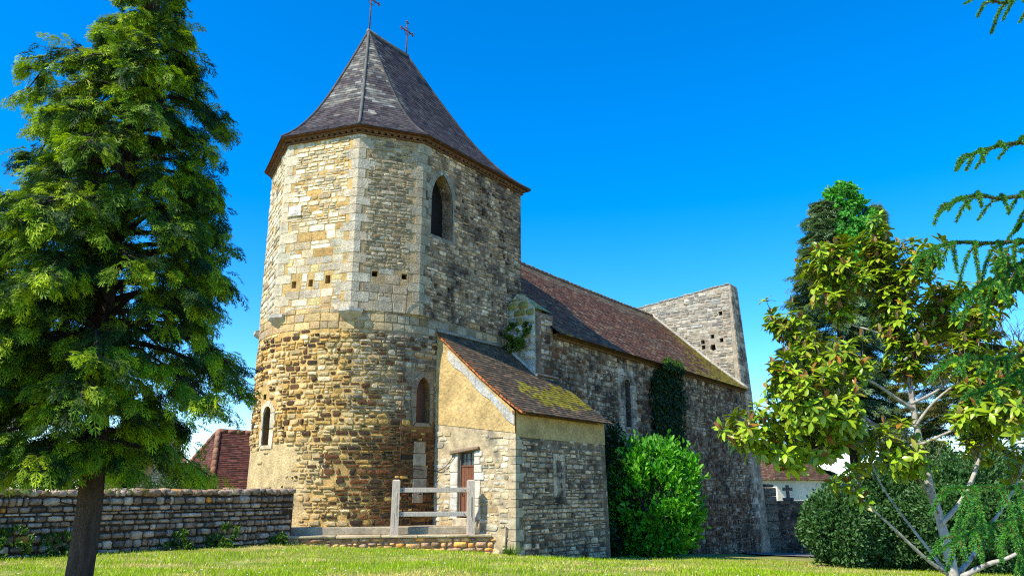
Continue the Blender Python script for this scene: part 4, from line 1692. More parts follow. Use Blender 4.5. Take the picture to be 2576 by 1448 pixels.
# ================================================================== THE BIG EVERGREEN (left)
def big_evergreen():
    YT = 7.4
    KT = YT / 9.5                                            # measured at 9.5 m, standing at 8 m
    base = Vector((-.5477 * YT, YT, ground_z(-.5477 * YT, YT)))
    tr = thing('evergreen_tree', 'tall dark evergreen with drooping feathery sprays standing before the stone boundary wall', 'tree', base)
    bx, by = base.x, base.y
    # ---- trunk
    mb = MB()
    pts, rad = [], []
    for i in range(26):
        z = base.z - .15 + 7.2 * i / 25
        pts.append((bx + .05 * math.sin(z * 1.1), by + .04 * math.sin(z * .8 + 1), z))
        rad.append((.112 if i > 1 else .135 - .01 * i) * (1 - .9 * i / 25) + .012)
    V, F = [], []
    m_ = 28
    for p, r in zip(pts, rad):                               # fluted, stringy bark
        for k in range(m_):
            a = 2 * math.pi * k / m_
            q = r * (1 + .13 * fbm(k * .9 + 3, p[2] * .5, 17) + .07 * math.sin(5 * a + p[2] * .4) + rng.uniform(-.02, .02))
            V.append((p[0] + math.cos(a) * q, p[1] + math.sin(a) * q, p[2]))
    for i in range(len(pts) - 1):
        for k in range(m_):
            F.append((i * m_ + k, i * m_ + (k + 1) % m_, (i + 1) * m_ + (k + 1) % m_, (i + 1) * m_ + k))
    mb.add(V, F, (.075, .048, .036), 0, True)
    for z_ in (2.0, 1.75, 1.5):                              # dead stubs below the skirt
        a = rng.uniform(3.3, 6.1)
        mb.tube([(bx + math.cos(a) * .1, by + math.sin(a) * .1, z_), (bx + math.cos(a) * .33, by + math.sin(a) * .33, z_ + .04)], [.016, .006], 5, (.10, .08, .065))
    trunk = mb.build('trunk', M_BARK, tr)
    # ---- silhouette: radius to the right and to the left by height (measured from the photograph)
    zs = [1.75, 1.95, 2.4, 3.1, 4.0, 4.7, 5.5, 6.2, 6.9, 7.5, 8.0, 8.5, 9.2, 9.75]
    rr = [.45, .95, 1.50, 1.85, 1.72, 1.64, 1.46, 1.38, 1.10, .90, .66, .44, .24, .05]
    rl = [.9, 1.3, 1.75, 2.1, 2.1, 1.95, 1.50, .72, 1.10, .78, .68, .42, .22, .05]
    rr = [a * (.95 if q > 4.2 else .88) for a, q in zip(rr, zs)]
    zs = [EYE + (q - EYE) * KT for q in zs]
    rr, rl = [q * KT for q in rr], [q * KT for q in rl]
    tone = [.5]                                              # new or old growth per branchlet, toned to imitate lit clumps and dark gaps
    limbs, pos, ax, up, sc, colr = MB(), [], [], [], [], []

    def spray(p, d, s, shade=1.0):
        if p[2] < 1.76:
            return
        pos.append(p); ax.append(d); sc.append(s)
        # flat face mostly upward
        up.append((rng.gauss(0, .35), rng.gauss(0, .35), 1))
        k = tone[0] + rng.uniform(-.15, .15)
        if k < .34:
            c = (.30, .42, .010)
        elif k < .66:
            c = (.13, .235, .012)
        else:
            c = (.03, .075, .018)
        q = rng.uniform(.75, 1.25) * shade
        colr.append((c[0] * q, c[1] * q, c[2] * q))

    def limb(z0, az, L, rise, dens=1.0, r0=.035):
        """one limb: leaves the trunk, rises, then droops; sprays in tufts along it"""
        d = Vector((math.sin(az), math.cos(az), 0))
        sw = rng.uniform(-.25, .25)
        sd = Vector((d.y, -d.x, 0))
        P = []
        n = 7
        for i in range(n + 1):
            k = i / n
            P.append(Vector((bx, by, z0)) + d * L * k + sd * sw * L * k * k + Vector((0, 0, L * (rise * math.sin(k * 2.2) - .35 * k ** 2.2))))
        limbs.tube([tuple(p) for p in P], [max(.006, r0 * (1 - k / n * .9)) for k in range(n + 1)], 5, (.055, .04, .032))
        f = curve(P)
        m = int(L * 12.5 * dens) + 3
        for i in range(m):                                   # side branchlets, each a tuft of sprays
            k = .22 + .78 * ((i + rng.random()) / m) ** .8
            p = f(k)
            tg = (f(min(1, k + .04)) - f(max(0, k - .04))).normalized()
            s_ = rng.choice((-1, 1))
            bl = rng.uniform(.22, .52) * (1.15 - .6 * k) * (1 if L > .7 else .6)
            bd = (tg * rng.uniform(.35, 1.0) + sd * s_ * rng.uniform(.2, 1.0) + Vector((0, 0, rng.uniform(-.45, .30)))).normalized()
            e = p + bd * bl
            tone[0] = rng.random()
            if k > .5 and rng.random() < .5:
                limbs.tube([tuple(p), tuple(e)], [.008, .003], 4, (.05, .038, .03))
            for j in range(rng.randint(8, 12)):
                q = p.lerp(e, rng.uniform(.25, 1.05)) + Vector((rng.gauss(0, .03), rng.gauss(0, .03), rng.gauss(0, .022)))
                dd = bd * 1.0 + Vector((rng.gauss(0, .5), rng.gauss(0, .5), rng.uniform(-1.0, .12)))
                spray(tuple(q), tuple(dd), rng.uniform(.10, .20))
        for j in range(6):
            q = f(1.0) + Vector((rng.gauss(0, .05), rng.gauss(0, .05), rng.gauss(0, .03)))
            spray(tuple(q), tuple(d + Vector((rng.gauss(0, .4), rng.gauss(0, .4), rng.uniform(-.7, .1)))), rng.uniform(.11, .22))

    z = 2.0
    ga = 0.0
    while z < 8.05:
        ga += 2.399 + rng.uniform(-.35, .35)
        az = ga % (2 * math.pi)
        k = (math.sin(az) + 1) / 2                           # 1 = towards the right
        L = np.interp(z, zs, rr) * k + np.interp(z, zs, rl) * (1 - k)
        L *= rng.uniform(.62, 1.04) + (.14 if rng.random() < .14 else 0)
        rise = rng.uniform(.12, .38) if z > 2.8 else rng.uniform(-.02, .15)
        dens = 1.0
        if 2.1 < z < 3.6 and k > .60:
            dens = .42                                       # thin, see-through skirt towards the church
        limb(z, az, L, rise, dens)
        z += .040 if z < 6.4 else .062
    # lone limbs that break the outline on the left, and the low skirt
    limb(5.72, R_(268), 1.38, .62, 1.0, .04)
    limb(5.35, R_(285), 1.2, .25, 1.2)
    limb(4.35, R_(262), 1.6, .28, 1.3)
    limb(4.1, R_(255), 1.8, .2, 1.3)
    for a_ in (245, 255, 265, 275, 285, 295):
        limb(rng.uniform(2.5, 4.0), R_(a_), 1.9, .1, 1.3)
    for a_ in (70, 84, 96, 110):
        limb(rng.uniform(2.9, 3.3), R_(a_), 1.36, -.02, .45)
    for i in range(22):                                      # boughs towards the lawn that hide the trunk
        limb(rng.uniform(2.35, 4.6), R_(rng.uniform(150, 250)), rng.uniform(.8, 1.4), rng.uniform(0, .2), 1.1)
    for a_ in (190, 210, 230, 160, 140, 170):
        limb(rng.uniform(2.0, 2.2), R_(a_), rng.uniform(.5, .8), .02, .9)
    limbs.build('limbs', M_BARK, tr)
    V, T, C = inst(*SPRAY, np.array(pos), np.array(ax), np.array(up), np.array(sc), np.array(colr))
    np_mesh('crown', V, T, C, M_LEAF, tr)
    return len(pos)


print('sprays', big_evergreen())


# ================================================================== MAGNOLIA (right)
def magnolia():
    YB = 9.4
    base = at(2392, 1455, YB)
    base.z = ground_z(base.x, base.y)
    tr = thing('magnolia_tree', 'spreading magnolia with pale bare trunk and glossy yellow-green leaves right of the church', 'tree', base)
    mb = MB()
    tips = []

    def P(pts, dy0=0.0, dy1=0.0):
        n = len(pts)
        return [at(u, v, YB + dy0 + (dy1 - dy0) * i / max(1, n - 1)) for i, (u, v) in enumerate(pts)]

    def branch(pts, r0, r1, lv=0, shoots=True):
        pts = smooth_pts(pts, 4)
        n = len(pts)
        mb.tube([tuple(p) for p in pts], [r0 + (r1 - r0) * i / (n - 1) for i in range(n)], 8 if r0 > .03 else 5,
                (.38, .355, .31) if r0 > .015 else (.22, .19, .15), 0, .10)
        return pts

    def shoot(p, d, L):
        """a twig ending in a whorl"""
        d = Vector(d).normalized()
        mid = p + d * L * .5 + Vector((0, 0, .03))
        e = p + d * L + Vector((0, 0, L * .30))
        mb.tube([tuple(p), tuple(mid), tuple(e)], [.008, .006, .004], 4, (.14, .115, .08))
        tips.append((e, (e - mid).normalized()))
        if L > .3:
            tips.append((mid, (d + Vector((0, 0, .7))).normalized()))
    stem = [base + Vector((0, 0, -.1))] + P([(2398, 1445), (2372, 1330), (2340, 1225), (2318, 1130), (2298, 1030), (2280, 900), (2252, 800), (2224, 700), (2205, 612)], 0, .3)
    mains = [
        (stem, .088, .012),
        (P([(2298, 1030), (2240, 990), (2183, 955), (2100, 935), (2000, 985), (1960, 965)], 0, -.5), .034, .006),
        (P([(2312, 1130), (2228, 1085), (2160, 1039), (2080, 985), (1995, 850), (1955, 822)], 0, .5), .034, .006),
        (P([(2322, 1151), (2198, 1114), (2090, 1120), (1990, 1140), (1900, 1112), (1866, 1088)], 0, -.7), .034, .006),
        (P([(2275, 905), (2317, 868), (2370, 800), (2400, 745)], 0, .4), .024, .006),
        (P([(2262, 850), (2190, 830), (2120, 800), (2075, 700), (2050, 672)], .1, .6), .022, .006),
        (P([(2292, 1015), (2377, 965), (2440, 850), (2500, 760), (2560, 690)], 0, -.2), .028, .006),
        (P([(2366, 1318), (2421, 1255), (2459, 1166), (2480, 1080), (2530, 980), (2600, 900)], 0, .4), .040, .008),
        (P([(2300, 1075), (2350, 1010), (2420, 960), (2520, 940), (2620, 960)], 0, -.5), .026, .006),
        (P([(2310, 1120), (2400, 1080), (2480, 1040), (2570, 1060)], 0, -.9), .024, .006),
        (P([(2380, 1440), (2325, 1400), (2240, 1320), (2185, 1270), (2130, 1215)], 0, -.6), .034, .009),
        (P([(2385, 1445), (2320, 1360), (2250, 1270), (2205, 1195), (2180, 1120)], .1, .9), .030, .008),
        (P([(2404, 1448), (2445, 1400), (2500, 1310), (2550, 1230), (2580, 1150)], 0, .8), .042, .010),
        (P([(2410, 1455), (2480, 1420), (2560, 1390), (2680, 1300)], 0, -.3), .046, .012),
        (P([(2240, 770), (2200, 730), (2140, 690), (2095, 650)], .1, .2), .016, .005),
        (P([(2250, 800), (2290, 740), (2310, 680), (2330, 660)], .1, -.3), .016, .005),
        (P([(2245, 1090), (2180, 1095), (2110, 1060), (2040, 1045), (1985, 1052)], -.2, -.9), .018, .005),
        (P([(2360, 1290), (2310, 1200), (2290, 1170), (2240, 1150)], 0, -.6), .018, .006),
    ]
    for k, (pts, r0, r1) in enumerate(mains):
        sm = branch(pts, r0 * .78, r1 * .8)
        f = curve(sm)
        L = sum((b - a).length for a, b in zip(sm, sm[1:]))
        low = k in (10, 11, 12, 13)
        m = int(L * (40 if not low else 10))
        for i in range(m):
            q = .35 + .65 * (i + rng.random()) / m
            if k == 0:
                q = .55 + .45 * (i + rng.random()) / m
            if low and q < .72:
                continue
            p = f(q)
            t = (f(min(1, q + .03)) - f(max(0, q - .03))).normalized()
            a = rng.uniform(0, 6.283)
            o = t.orthogonal().normalized()
            o2 = t.cross(o)
            d = t * rng.uniform(.2, .9) + o * math.cos(a) + o2 * math.sin(a) + Vector((0, 0, .35))
            shoot(p, d, rng.uniform(.10, .48) * (1.15 - .45 * q))
        tips.append((f(1), (f(1) - f(.95)).normalized()))
    trunk = mb.build('trunk', M_PALEBARK, tr)
    pos, ax, up, sc, cl = [], [], [], [], []
    for p, d in tips:
        n = rng.randint(7, 11)
        o = d.orthogonal().normalized()
        o2 = d.cross(o)
        a0 = rng.random() * 6.28
        for j in range(n):
            a = a0 + j * 2.399
            lift = rng.uniform(.05, .8) - .4 * (j / n)
            q = d * lift + o * math.cos(a) + o2 * math.sin(a) + Vector((0, 0, rng.uniform(-.45, .2)))
            pos.append(tuple(p - d * .05 * (j / n)))
            ax.append(tuple(q))
            u_ = d + Vector((0, 0, .8))
            up.append(tuple(u_))
            sc.append(rng.uniform(.10, .165))
            r = rng.random()
            if r < .66:
                c = (.37, .52, .02)
            elif r < .88:
                c = (.20, .36, .016)
            elif r < .97:
                c = (.38, .38, .05)
            else:
                c = (.42, .19, .03)
            k = rng.uniform(.75, 1.2)
            cl.append((c[0] * k, c[1] * k, c[2] * k))
        if rng.random() < .22:                              # upright new leaves, rusty underside showing
            for j in range(3):
                a = a0 + j * 2.1
                pos.append(tuple(p))
                ax.append(tuple(d * 1.0 + Vector((0, 0, 1)) + o * .3 * math.cos(a) + o2 * .3 * math.sin(a)))
                up.append((math.cos(a), math.sin(a), .1))
                sc.append(rng.uniform(.08, .13))
                cl.append((.40, .33, .16) if rng.random() < .5 else (.34, .16, .05))
    V, T, C = inst(*DLEAF, np.array(pos), np.array(ax), np.array(up), np.array(sc), np.array(cl))
    np_mesh('crown', V, T, C, M_GLOSS, tr)
    return len(pos)


print('magnolia leaves', magnolia())


# ================================================================== SPRUCE reaching in from the right
def spruce():
    tx, ty = 4.35, 4.3
    gz = ground_z(tx, ty)
    tr = thing('spruce_tree', 'bright green spruce reaching drooping needled boughs in from the right edge', 'tree', (tx, ty, gz))
    mb = MB()
    mb.tube([(tx, ty, gz - .1), (tx, ty, gz + 1.5), (tx + .02, ty, gz + 3.5), (tx, ty + .02, gz + 6.5)], [.14, .12, .085, .01], 12, (.085, .062, .045), 0, .08)
    mb.build('trunk', M_BARK, tr)
    wood = MB()
    NP, ND, NL = [], [], []

    def twig(P, r0, dens=18):
        P = smooth_pts(P, 3)
        n = len(P)
        wood.tube([tuple(p) for p in P], [r0 + (.0016 - r0) * i / (n - 1) for i in range(n)], 5, (.20, .11, .035) if r0 < .008 else (.13, .085, .05))
        f = curve(P)
        L = sum((b - a).length for a, b in zip(P, P[1:]))
        m = int(L * 100 * dens)
        for i in range(m):
            k = (i + rng.random()) / m
            if r0 > .006 and k < .12:
                continue
            t = (f(min(1, k + .02)) - f(max(0, k - .02))).normalized()
            NP.append(tuple(f(k)))
            ND.append(tuple(t))
            NL.append(.021 * (1 - .35 * k ** 6))

    def bough(pts, Y0, Y1, side=1.0, hang=.6, step=.10):
        """pts: tip first, in photograph coordinates, then on to the trunk"""
        n = len(pts)
        P = [at(u, v, Y0 + (Y1 - Y0) * i / (n - 1)) for i, (u, v) in enumerate(pts)]
        end = P[-1]
        P.append(Vector((tx, ty, end.z + .15)).lerp(end, .5) + Vector((0, 0, .03)))
        P.append(Vector((tx, ty, end.z + .12)))
        P = P[::-1]
        sm = smooth_pts(P, 5)
        twig(sm, .013)
        f = curve(sm)
        L = sum((b - a).length for a, b in zip(sm, sm[1:]))
        m = int(L / step)
        for i in range(m):
            k = .10 + .84 * (i + .3 * rng.random()) / m
            p = f(k)
            t = (f(min(1, k + .02)) - f(max(0, k - .02))).normalized()
            s = 1 if i % 2 else -1
            o = t.cross(Vector((0, 0, 1))).normalized() * s
            l = (.12 + .25 * (1 - k)) * (1.25 if hang > .8 else 1) * rng.uniform(.55, 1.1)
            if k > .9:
                l = min(l, .12)
            h = hang * rng.uniform(.5, 1.3)
            d = (t * .75 + o * rng.uniform(.25, .8)).normalized()
            q = [p, p + d * l * .5 + Vector((0, 0, .02 - h * l * .22)), p + d * l * .9 + Vector((0, 0, -h * l * .85))]
            twig(q, .0045)
            if l > .24:
                for g_ in range(int(l / .08)):
                    kk = .35 + .5 * rng.random()
                    pp = q[0].lerp(q[2], kk) + Vector((0, 0, .01))
                    o2 = d.cross(Vector((0, 0, 1))).normalized() * rng.choice((-1, 1))
                    d2 = (d * .8 + o2 * .8 + Vector((0, 0, -h * .7))).normalized()
                    twig([pp, pp + d2 * l * .3, pp + d2 * l * .48 + Vector((0, 0, -l * .1))], .003)
    bough([(2427, 10), (2470, -8), (2530, 8), (2600, -20)], 3.5, 3.7)
    bough([(2406, 428), (2432, 396), (2474, 379), (2530, 364), (2600, 360)], 3.4, 3.7)
    bough([(2356, 545), (2385, 518), (2414, 504), (2459, 491), (2520, 500), (2600, 492)], 3.3, 3.7)
    bough([(2299, 662), (2325, 640), (2354, 624), (2407, 610), (2489, 612), (2600, 606)], 3.2, 3.7, hang=1.0)
    bough([(2395, 770), (2450, 735), (2510, 700), (2600, 655)], 3.3, 3.8, hang=.9)
    bough([(2368, 930), (2390, 912), (2436, 900), (2510, 905), (2600, 890)], 3.3, 3.8)
    bough([(2420, 1000), (2470, 985), (2530, 960), (2600, 930)], 3.5, 3.9)
    bough([(2370, 1250), (2392, 1232), (2430, 1226), (2511, 1224), (2600, 1222)], 3.3, 3.8, hang=1.0)
    bough([(2362, 1390), (2400, 1362), (2450, 1340), (2520, 1320), (2600, 1300)], 3.2, 3.8, hang=.9)
    bough([(2440, 1345), (2490, 1320), (2540, 1318), (2600, 1318)], 3.6, 3.9, hang=1.1)
    # boughs on the far side of the tree, out of the picture
    for i in range(9):
        a = R_(rng.uniform(-70, 60))
        z = gz + .8 + i * .5
        L = 1.6 * (1 - i / 14)
        d = Vector((math.cos(a), math.sin(a), 0))
        P = [Vector((tx, ty, z)), Vector((tx, ty, z)) + d * L * .5 + Vector((0, 0, .1)), Vector((tx, ty, z)) + d * L + Vector((0, 0, -.1))]
        twig(P, .012, 3)
        for j in range(10):
            p = P[0].lerp(P[2], .2 + .08 * j)
            o = Vector((-d.y, d.x, 0)) * (1 if j % 2 else -1)
            twig([p, p + (d + o).normalized() * .2, p + (d + o).normalized() * .34 + Vector((0, 0, -.15))], .004, 3)
    wood.build('boughs', M_BARK, tr)
    NPa, NDa, NLa = np.array(NP), np.array(ND), np.array(NL)
    m = len(NPa)
    o = nrm(np.cross(NDa, unit(m)))
    keep = (o[:, 2] > -.75)
    NPa, NDa, NLa, o = NPa[keep], NDa[keep], NLa[keep], o[keep]
    m = len(NPa)
    dirs = nrm(NDa * NR.uniform(.55, 1.0, (m, 1)) + o)
    side = nrm(np.cross(dirs, unit(m))) * .0019
    tip = NPa + dirs * NLa[:, None]
    mid = NPa + dirs * NLa[:, None] * .55
    V = np.stack([NPa - side * .6, NPa + side * .6, mid + side, tip, mid - side], 1).reshape(-1, 3)
    b = (np.arange(m) * 5)[:, None, None]
    T = (np.array([[0, 1, 2], [0, 2, 4], [4, 2, 3]])[None] + b).reshape(-1, 3)
    c = np.where(NR.random((m, 1)) < .5, np.array([.10, .34, .03]), np.array([.055, .21, .05])) * NR.uniform(.7, 1.3, (m, 1))
    np_mesh('needles', V, T, np.repeat(c, 3, axis=0), M_NEEDLE, tr)
    return m


print('needles', spruce())


# ================================================================== SHRUBS, IVY AND DISTANT TREES
def lumpy(dirs, seed, amp=.16, f=2.3):
    return np.array([1 + amp * fbm(d[0] * f + seed, d[1] * f + d[2] * f * 1.3, seed) + amp * .6 * fbm(d[2] * f * 2.2, d[0] * f * 2 + d[1] * 3, seed + 3) for d in dirs])


def leaf_ball(cen, rad, n, size, cols, seed, tmpl=LEAF, inner=.5, flat=False, upward=.5, amp=.16, jitter=.8, zcut=None, boxy=1.0):
    """leaves through the outer part of a lumpy ellipsoid, gathered in clumps"""
    nc = max(12, n // 26)
    cd = unit(nc)
    if boxy != 1.0:
        cd = np.sign(cd) * np.abs(cd) ** boxy
    cr = lumpy(cd, seed, amp) * (inner + (1 - inner) * NR.random(nc) ** .45)
    cp = cd * cr[:, None]
    ix = NR.integers(0, nc, n)
    p = cp[ix] + NR.normal(0, .085, (n, 3))
    P = p * np.array(rad) + np.array(cen)
    if zcut is not None:
        ok = P[:, 2] > zcut
        P, p, ix = P[ok], p[ok], ix[ok]
        n = len(P)
    out = nrm(p + 1e-6)
    d = out + unit(n) * jitter + np.array([0, 0, upward])
    up = out + unit(n) * .6 + np.array([0, 0, .6])
    c = np.array([cols[i] for i in NR.integers(0, len(cols), nc)])[ix] * .55 + np.array([cols[i] for i in NR.integers(0, len(cols), n)]) * .45
    c = c * NR.uniform(.72, 1.28, (n, 1))
    return inst(*tmpl, P, d, up, NR.uniform(.7, 1.25, n) * size, c)


def stems(base, tops, r, color=(.09, .07, .05)):
    mb = MB()
    for t in tops:
        b, t = Vector(base), Vector(t)
        mid = b.lerp(t, .5) + Vector((rng.uniform(-.1, .1), rng.uniform(-.1, .1), .1))
        mb.tube([tuple(b + Vector((rng.uniform(-.08, .08), rng.uniform(-.08, .08), -.1))), tuple(mid), tuple(t)], [r, r * .7, r * .3], 6, color)
    return mb


def laurel():
    x, y, _ = W(7.9, .05, 0)
    gz = ground_z(x, y)
    tr = thing('laurel_bush', 'tall bright green laurel bush standing against the dark nave wall', 'bush', (x, y, gz))
    stems((x, y, gz), [(x + rng.uniform(-.8, .8), y + rng.uniform(-.7, .7), gz + rng.uniform(2, 3.4)) for _ in range(14)], .04).build('stems', M_BARK, tr)
    cols = [(.07, .36, .010), (.11, .46, .014), (.025, .15, .008), (.05, .26, .010), (.20, .50, .03)]  # leaf tones spread wide to imitate dark gaps and bright highlights
    A = [leaf_ball((x, y, gz + 1.85), (1.62, 1.25, 1.86), 9000, .19, cols, 5, inner=.55, upward=.9, amp=.20, zcut=gz + .05, boxy=.95)]
    # leading shoots poke out of the top and the sides
    n = 120
    d = unit(n)
    d[:, 2] = d[:, 2] * .8 + .15
    d = nrm(d)
    d = np.sign(d) * np.abs(d) ** .88
    P0 = d * np.array([1.5, 1.2, 1.72]) * lumpy(d, 5, .20)[:, None] + np.array([x, y, gz + 1.85])
    P, D = [], []
    for p, q in zip(P0, d):
        for j in range(7):
            P.append(p + (q * .7 + np.array([0, 0, .5])) * .042 * j)
            D.append(q * .4 + NR.normal(0, .7, 3) + np.array([0, 0, .5]))
    P, D = np.array(P), np.array(D)
    A.append(inst(*LEAF, P, D, D * .2 + np.array([0, 0, 1.]), NR.uniform(.10, .17, len(P)), np.array([.17, .52, .02]) * NR.uniform(.7, 1.2, (len(P), 1))))
    np_mesh('crown', *join(A), M_SHRUB, tr)


laurel()


def shrub(name, label, cat, cen, rad, n, size, cols, seed, tmpl=LEAF, group=None, upward=.4, amp=.16, mat=None, gz=None, inner=.55, nst=6):
    x, y = cen
    g_ = ground_z(x, y) if gz is None else gz
    tr = thing(name, label, cat, (x, y, g_), group)
    stems((x, y, g_), [(x + rng.uniform(-.4, .4) * rad[0], y + rng.uniform(-.4, .4) * rad[1], g_ + rad[2] * rng.uniform(.7, 1.4)) for _ in range(nst)], .05).build('stems', M_BARK, tr)
    np_mesh('crown', *leaf_ball((x, y, g_ + rad[2] * .95), rad, n, size, cols, seed, tmpl, inner, upward=upward, amp=amp, zcut=g_ + .02), mat or M_SHRUB, tr)
    return tr


SAGE = [(.055, .15, .035), (.075, .18, .045), (.035, .10, .022), (.12, .24, .075)]
DARKG = [(.06, .12, .03), (.09, .16, .035), (.045, .09, .025)]


def px(u, v, Y):
    p = at(u, v, Y)
    return p.x, p.y


shrub('clipped_shrub', 'rounded sage-green shrub with pale tips at the left end, beside the cemetery wall', 'shrub', px(2122, 1400, 22.5), (.98, 1.0, 1.12), 16000, .12, SAGE, 21, LEAF, 'sage-green shrubs behind the magnolia')
shrub('clipped_shrub', 'broad grey-green shrub directly behind the magnolia trunk', 'shrub', px(2250, 1400, 23.2), (1.55, 1.2, 1.45), 20000, .12, SAGE, 22, LEAF, 'sage-green shrubs behind the magnolia')
shrub('clipped_shrub', 'large dark sage shrub at the right edge behind the spruce boughs', 'shrub', px(2470, 1400, 22.0), (1.9, 1.3, 1.6), 22000, .12, SAGE, 23, LEAF, 'sage-green shrubs behind the magnolia')
shrub('clipped_shrub', 'tall dark shrub rising at the back between the magnolia stems', 'shrub', px(2360, 1400, 26.0), (1.9, 1.4, 1.9), 18000, .14, DARKG, 24, LEAF, 'sage-green shrubs behind the magnolia')


def conifer(name, label, cen, h, r, n, size, cols, seed, z0=.3, droop=.4, power=.8, tmpl=SPRAY, tiers=None, gz=None, ragged=.2, group=None):
    x, y = cen
    g_ = ground_z(x, y) if gz is None else gz
    tr = thing(name, label, 'tree', (x, y, g_), group)
    mb = MB()
    mb.tube([(x, y, g_ - .2), (x, y, g_ + h * .5), (x, y, g_ + h * .98)], [.012 * h + .03, .008 * h + .02, .01], 8, (.06, .047, .038))
    P, D, S_ = [], [], []
    nb = tiers or int(h * 11)
    per = max(4, n // nb)
    for i in range(nb):
        k = (i + rng.random()) / nb
        z = z0 + (h - z0) * k
        a = i * 2.399 + rng.uniform(-.4, .4)
        L = r * (1 - k) ** power * rng.uniform(1 - ragged, 1 + ragged) + .08
        d = Vector((math.cos(a), math.sin(a), 0))
        e = Vector((x, y, g_ + z)) + d * L + Vector((0, 0, -droop * L * .5))
        s = Vector((x, y, g_ + z))
        mb.tube([tuple(s), tuple(s.lerp(e, .5) + Vector((0, 0, .08 * L))), tuple(e)], [.022, .014, .005], 4, (.06, .047, .038))
        for j in range(per):
            q = (rng.random() ** .6)
            p = s.lerp(e, .15 + .9 * q) + Vector((rng.gauss(0, .09), rng.gauss(0, .09), rng.gauss(0, .05) + .08 * L * math.sin(q * 3.1))) * (.5 + L * .35)
            P.append(tuple(p))
            sd = Vector((-d.y, d.x, 0)) * rng.gauss(0, .6)
            D.append(tuple(d + sd + Vector((0, 0, rng.uniform(-droop * 1.6, .25)))))
            S_.append(size * rng.uniform(.7, 1.3))
    mb.build('trunk', M_BARK, tr)
    c = np.array([cols[i] for i in NR.integers(0, len(cols), len(P))]) * NR.uniform(.7, 1.3, (len(P), 1))
    np_mesh('crown', *inst(*tmpl, np.array(P), np.array(D), np.array([0, 0, 1.]) + .5 * unit(len(P)), np.array(S_), c), M_LEAF, tr)
    return tr


# ivy-clad conifer behind the magnolia
def ivy_conifer():
    Y = 31.0
    x, y = px(2165, 1300, Y)
    g_ = ground_z(x, y)
    top = at(2130, 480, Y).z - g_
    cols = [(.15, .24, .11), (.19, .30, .15), (.10, .17, .08)]
    tr = conifer('ivy_clad_conifer', 'tall narrow conifer behind the magnolia, its top smothered in bright ivy', (x, y), top * .97, 2.1, 15000, .42, cols, 31, 4.6, .5, .5, ragged=.25)
    iv = [(.075, .34, .045), (.11, .44, .06), (.045, .21, .03), (.15, .46, .08)]
    A = []
    for i, (u, v, ru, rv) in enumerate(((2120, 505, 36, 42), (2140, 560, 58, 58), (2135, 620, 58, 55), (2150, 670, 50, 45))):
        c = at(u, v, Y - .3)
        k = Y / 1900 * 1.05
        A.append(leaf_ball(tuple(c), (ru * k, ru * k, rv * k), 2600, .22, iv, 40 + i, LEAF, .6, upward=-.1, amp=.25))
    for i, (u, v, ru, rv) in enumerate(((2200, 560, 22, 36), (2085, 585, 20, 45), (2210, 640, 28, 40), (2100, 690, 36, 46), (2170, 740, 56, 60), (2225, 770, 45, 70))):
        c = at(u, v, Y)
        k = Y / 1900 * 1.05
        A.append(leaf_ball(tuple(c), (ru * k, ru * k, rv * k), 1500, .30, cols, 50 + i, SPRAY, .5, upward=-.1, amp=.3))
    np_mesh('ivy', *join(A), M_SHRUB, tr)


ivy_conifer()
conifer('young_fir', 'small layered blue-green fir standing beyond the cemetery wall', px(2012, 1250, 62), at(2012, 872, 62).z + 1.9, 3.2, 8000, .60, [(.04, .12, .065), (.055, .15, .08), (.03, .08, .05)], 33, .6, .25, .75, tiers=70, ragged=.3, gz=-1.9)
conifer('brown_tinged_cypress', 'wide dull green cypress with brown tinge at the right behind the magnolia', px(2475, 1300, 27), at(2470, 815, 27).z + 1.2, 3.6, 15000, .34, [(.14, .16, .03), (.10, .15, .04), (.16, .13, .04), (.07, .11, .03)], 35, .3, .2, .55)


def bare_tree():
    x, y = px(2640, 1300, 30)
    g_ = ground_z(x, y)
    tr = thing('bare_tree', 'thin leafless tree with fine grey twigs against the sky at the right edge', 'tree', (x, y, g_))
    mb = MB()

    def grow(p, d, L, r, lv):
        e = p + d * L
        mid = p.lerp(e, .5) + Vector((rng.gauss(0, .05), rng.gauss(0, .05), rng.gauss(0, .05))) * L
        mb.tube([tuple(p), tuple(mid), tuple(e)], [r, r * .8, r * .6], 4 if lv else 7, (.15, .125, .105))
        if lv >= 5:
            return
        for i in range(3 if lv < 3 else 2 + (rng.random() < .5)):
            dd = (d + Vector((rng.gauss(0, .55), rng.gauss(0, .55), rng.gauss(.12, .35)))).normalized()
            grow(p.lerp(e, rng.uniform(.6, 1)), dd, L * rng.uniform(.55, .78), r * .58, lv + 1)
    mb.tube([(x, y, g_ - .2), (x, y, g_ + 4.2)], [.16, .12], 8, (.15, .125, .105))
    for i in range(4):
        grow(Vector((x, y, g_ + 3.2 + i * .35)), Vector((rng.gauss(-.25, .4), rng.gauss(0, .4), 1)).normalized(), 3.0, .075, 1)
    mb.build('trunk', M_BARK, tr)


bare_tree()


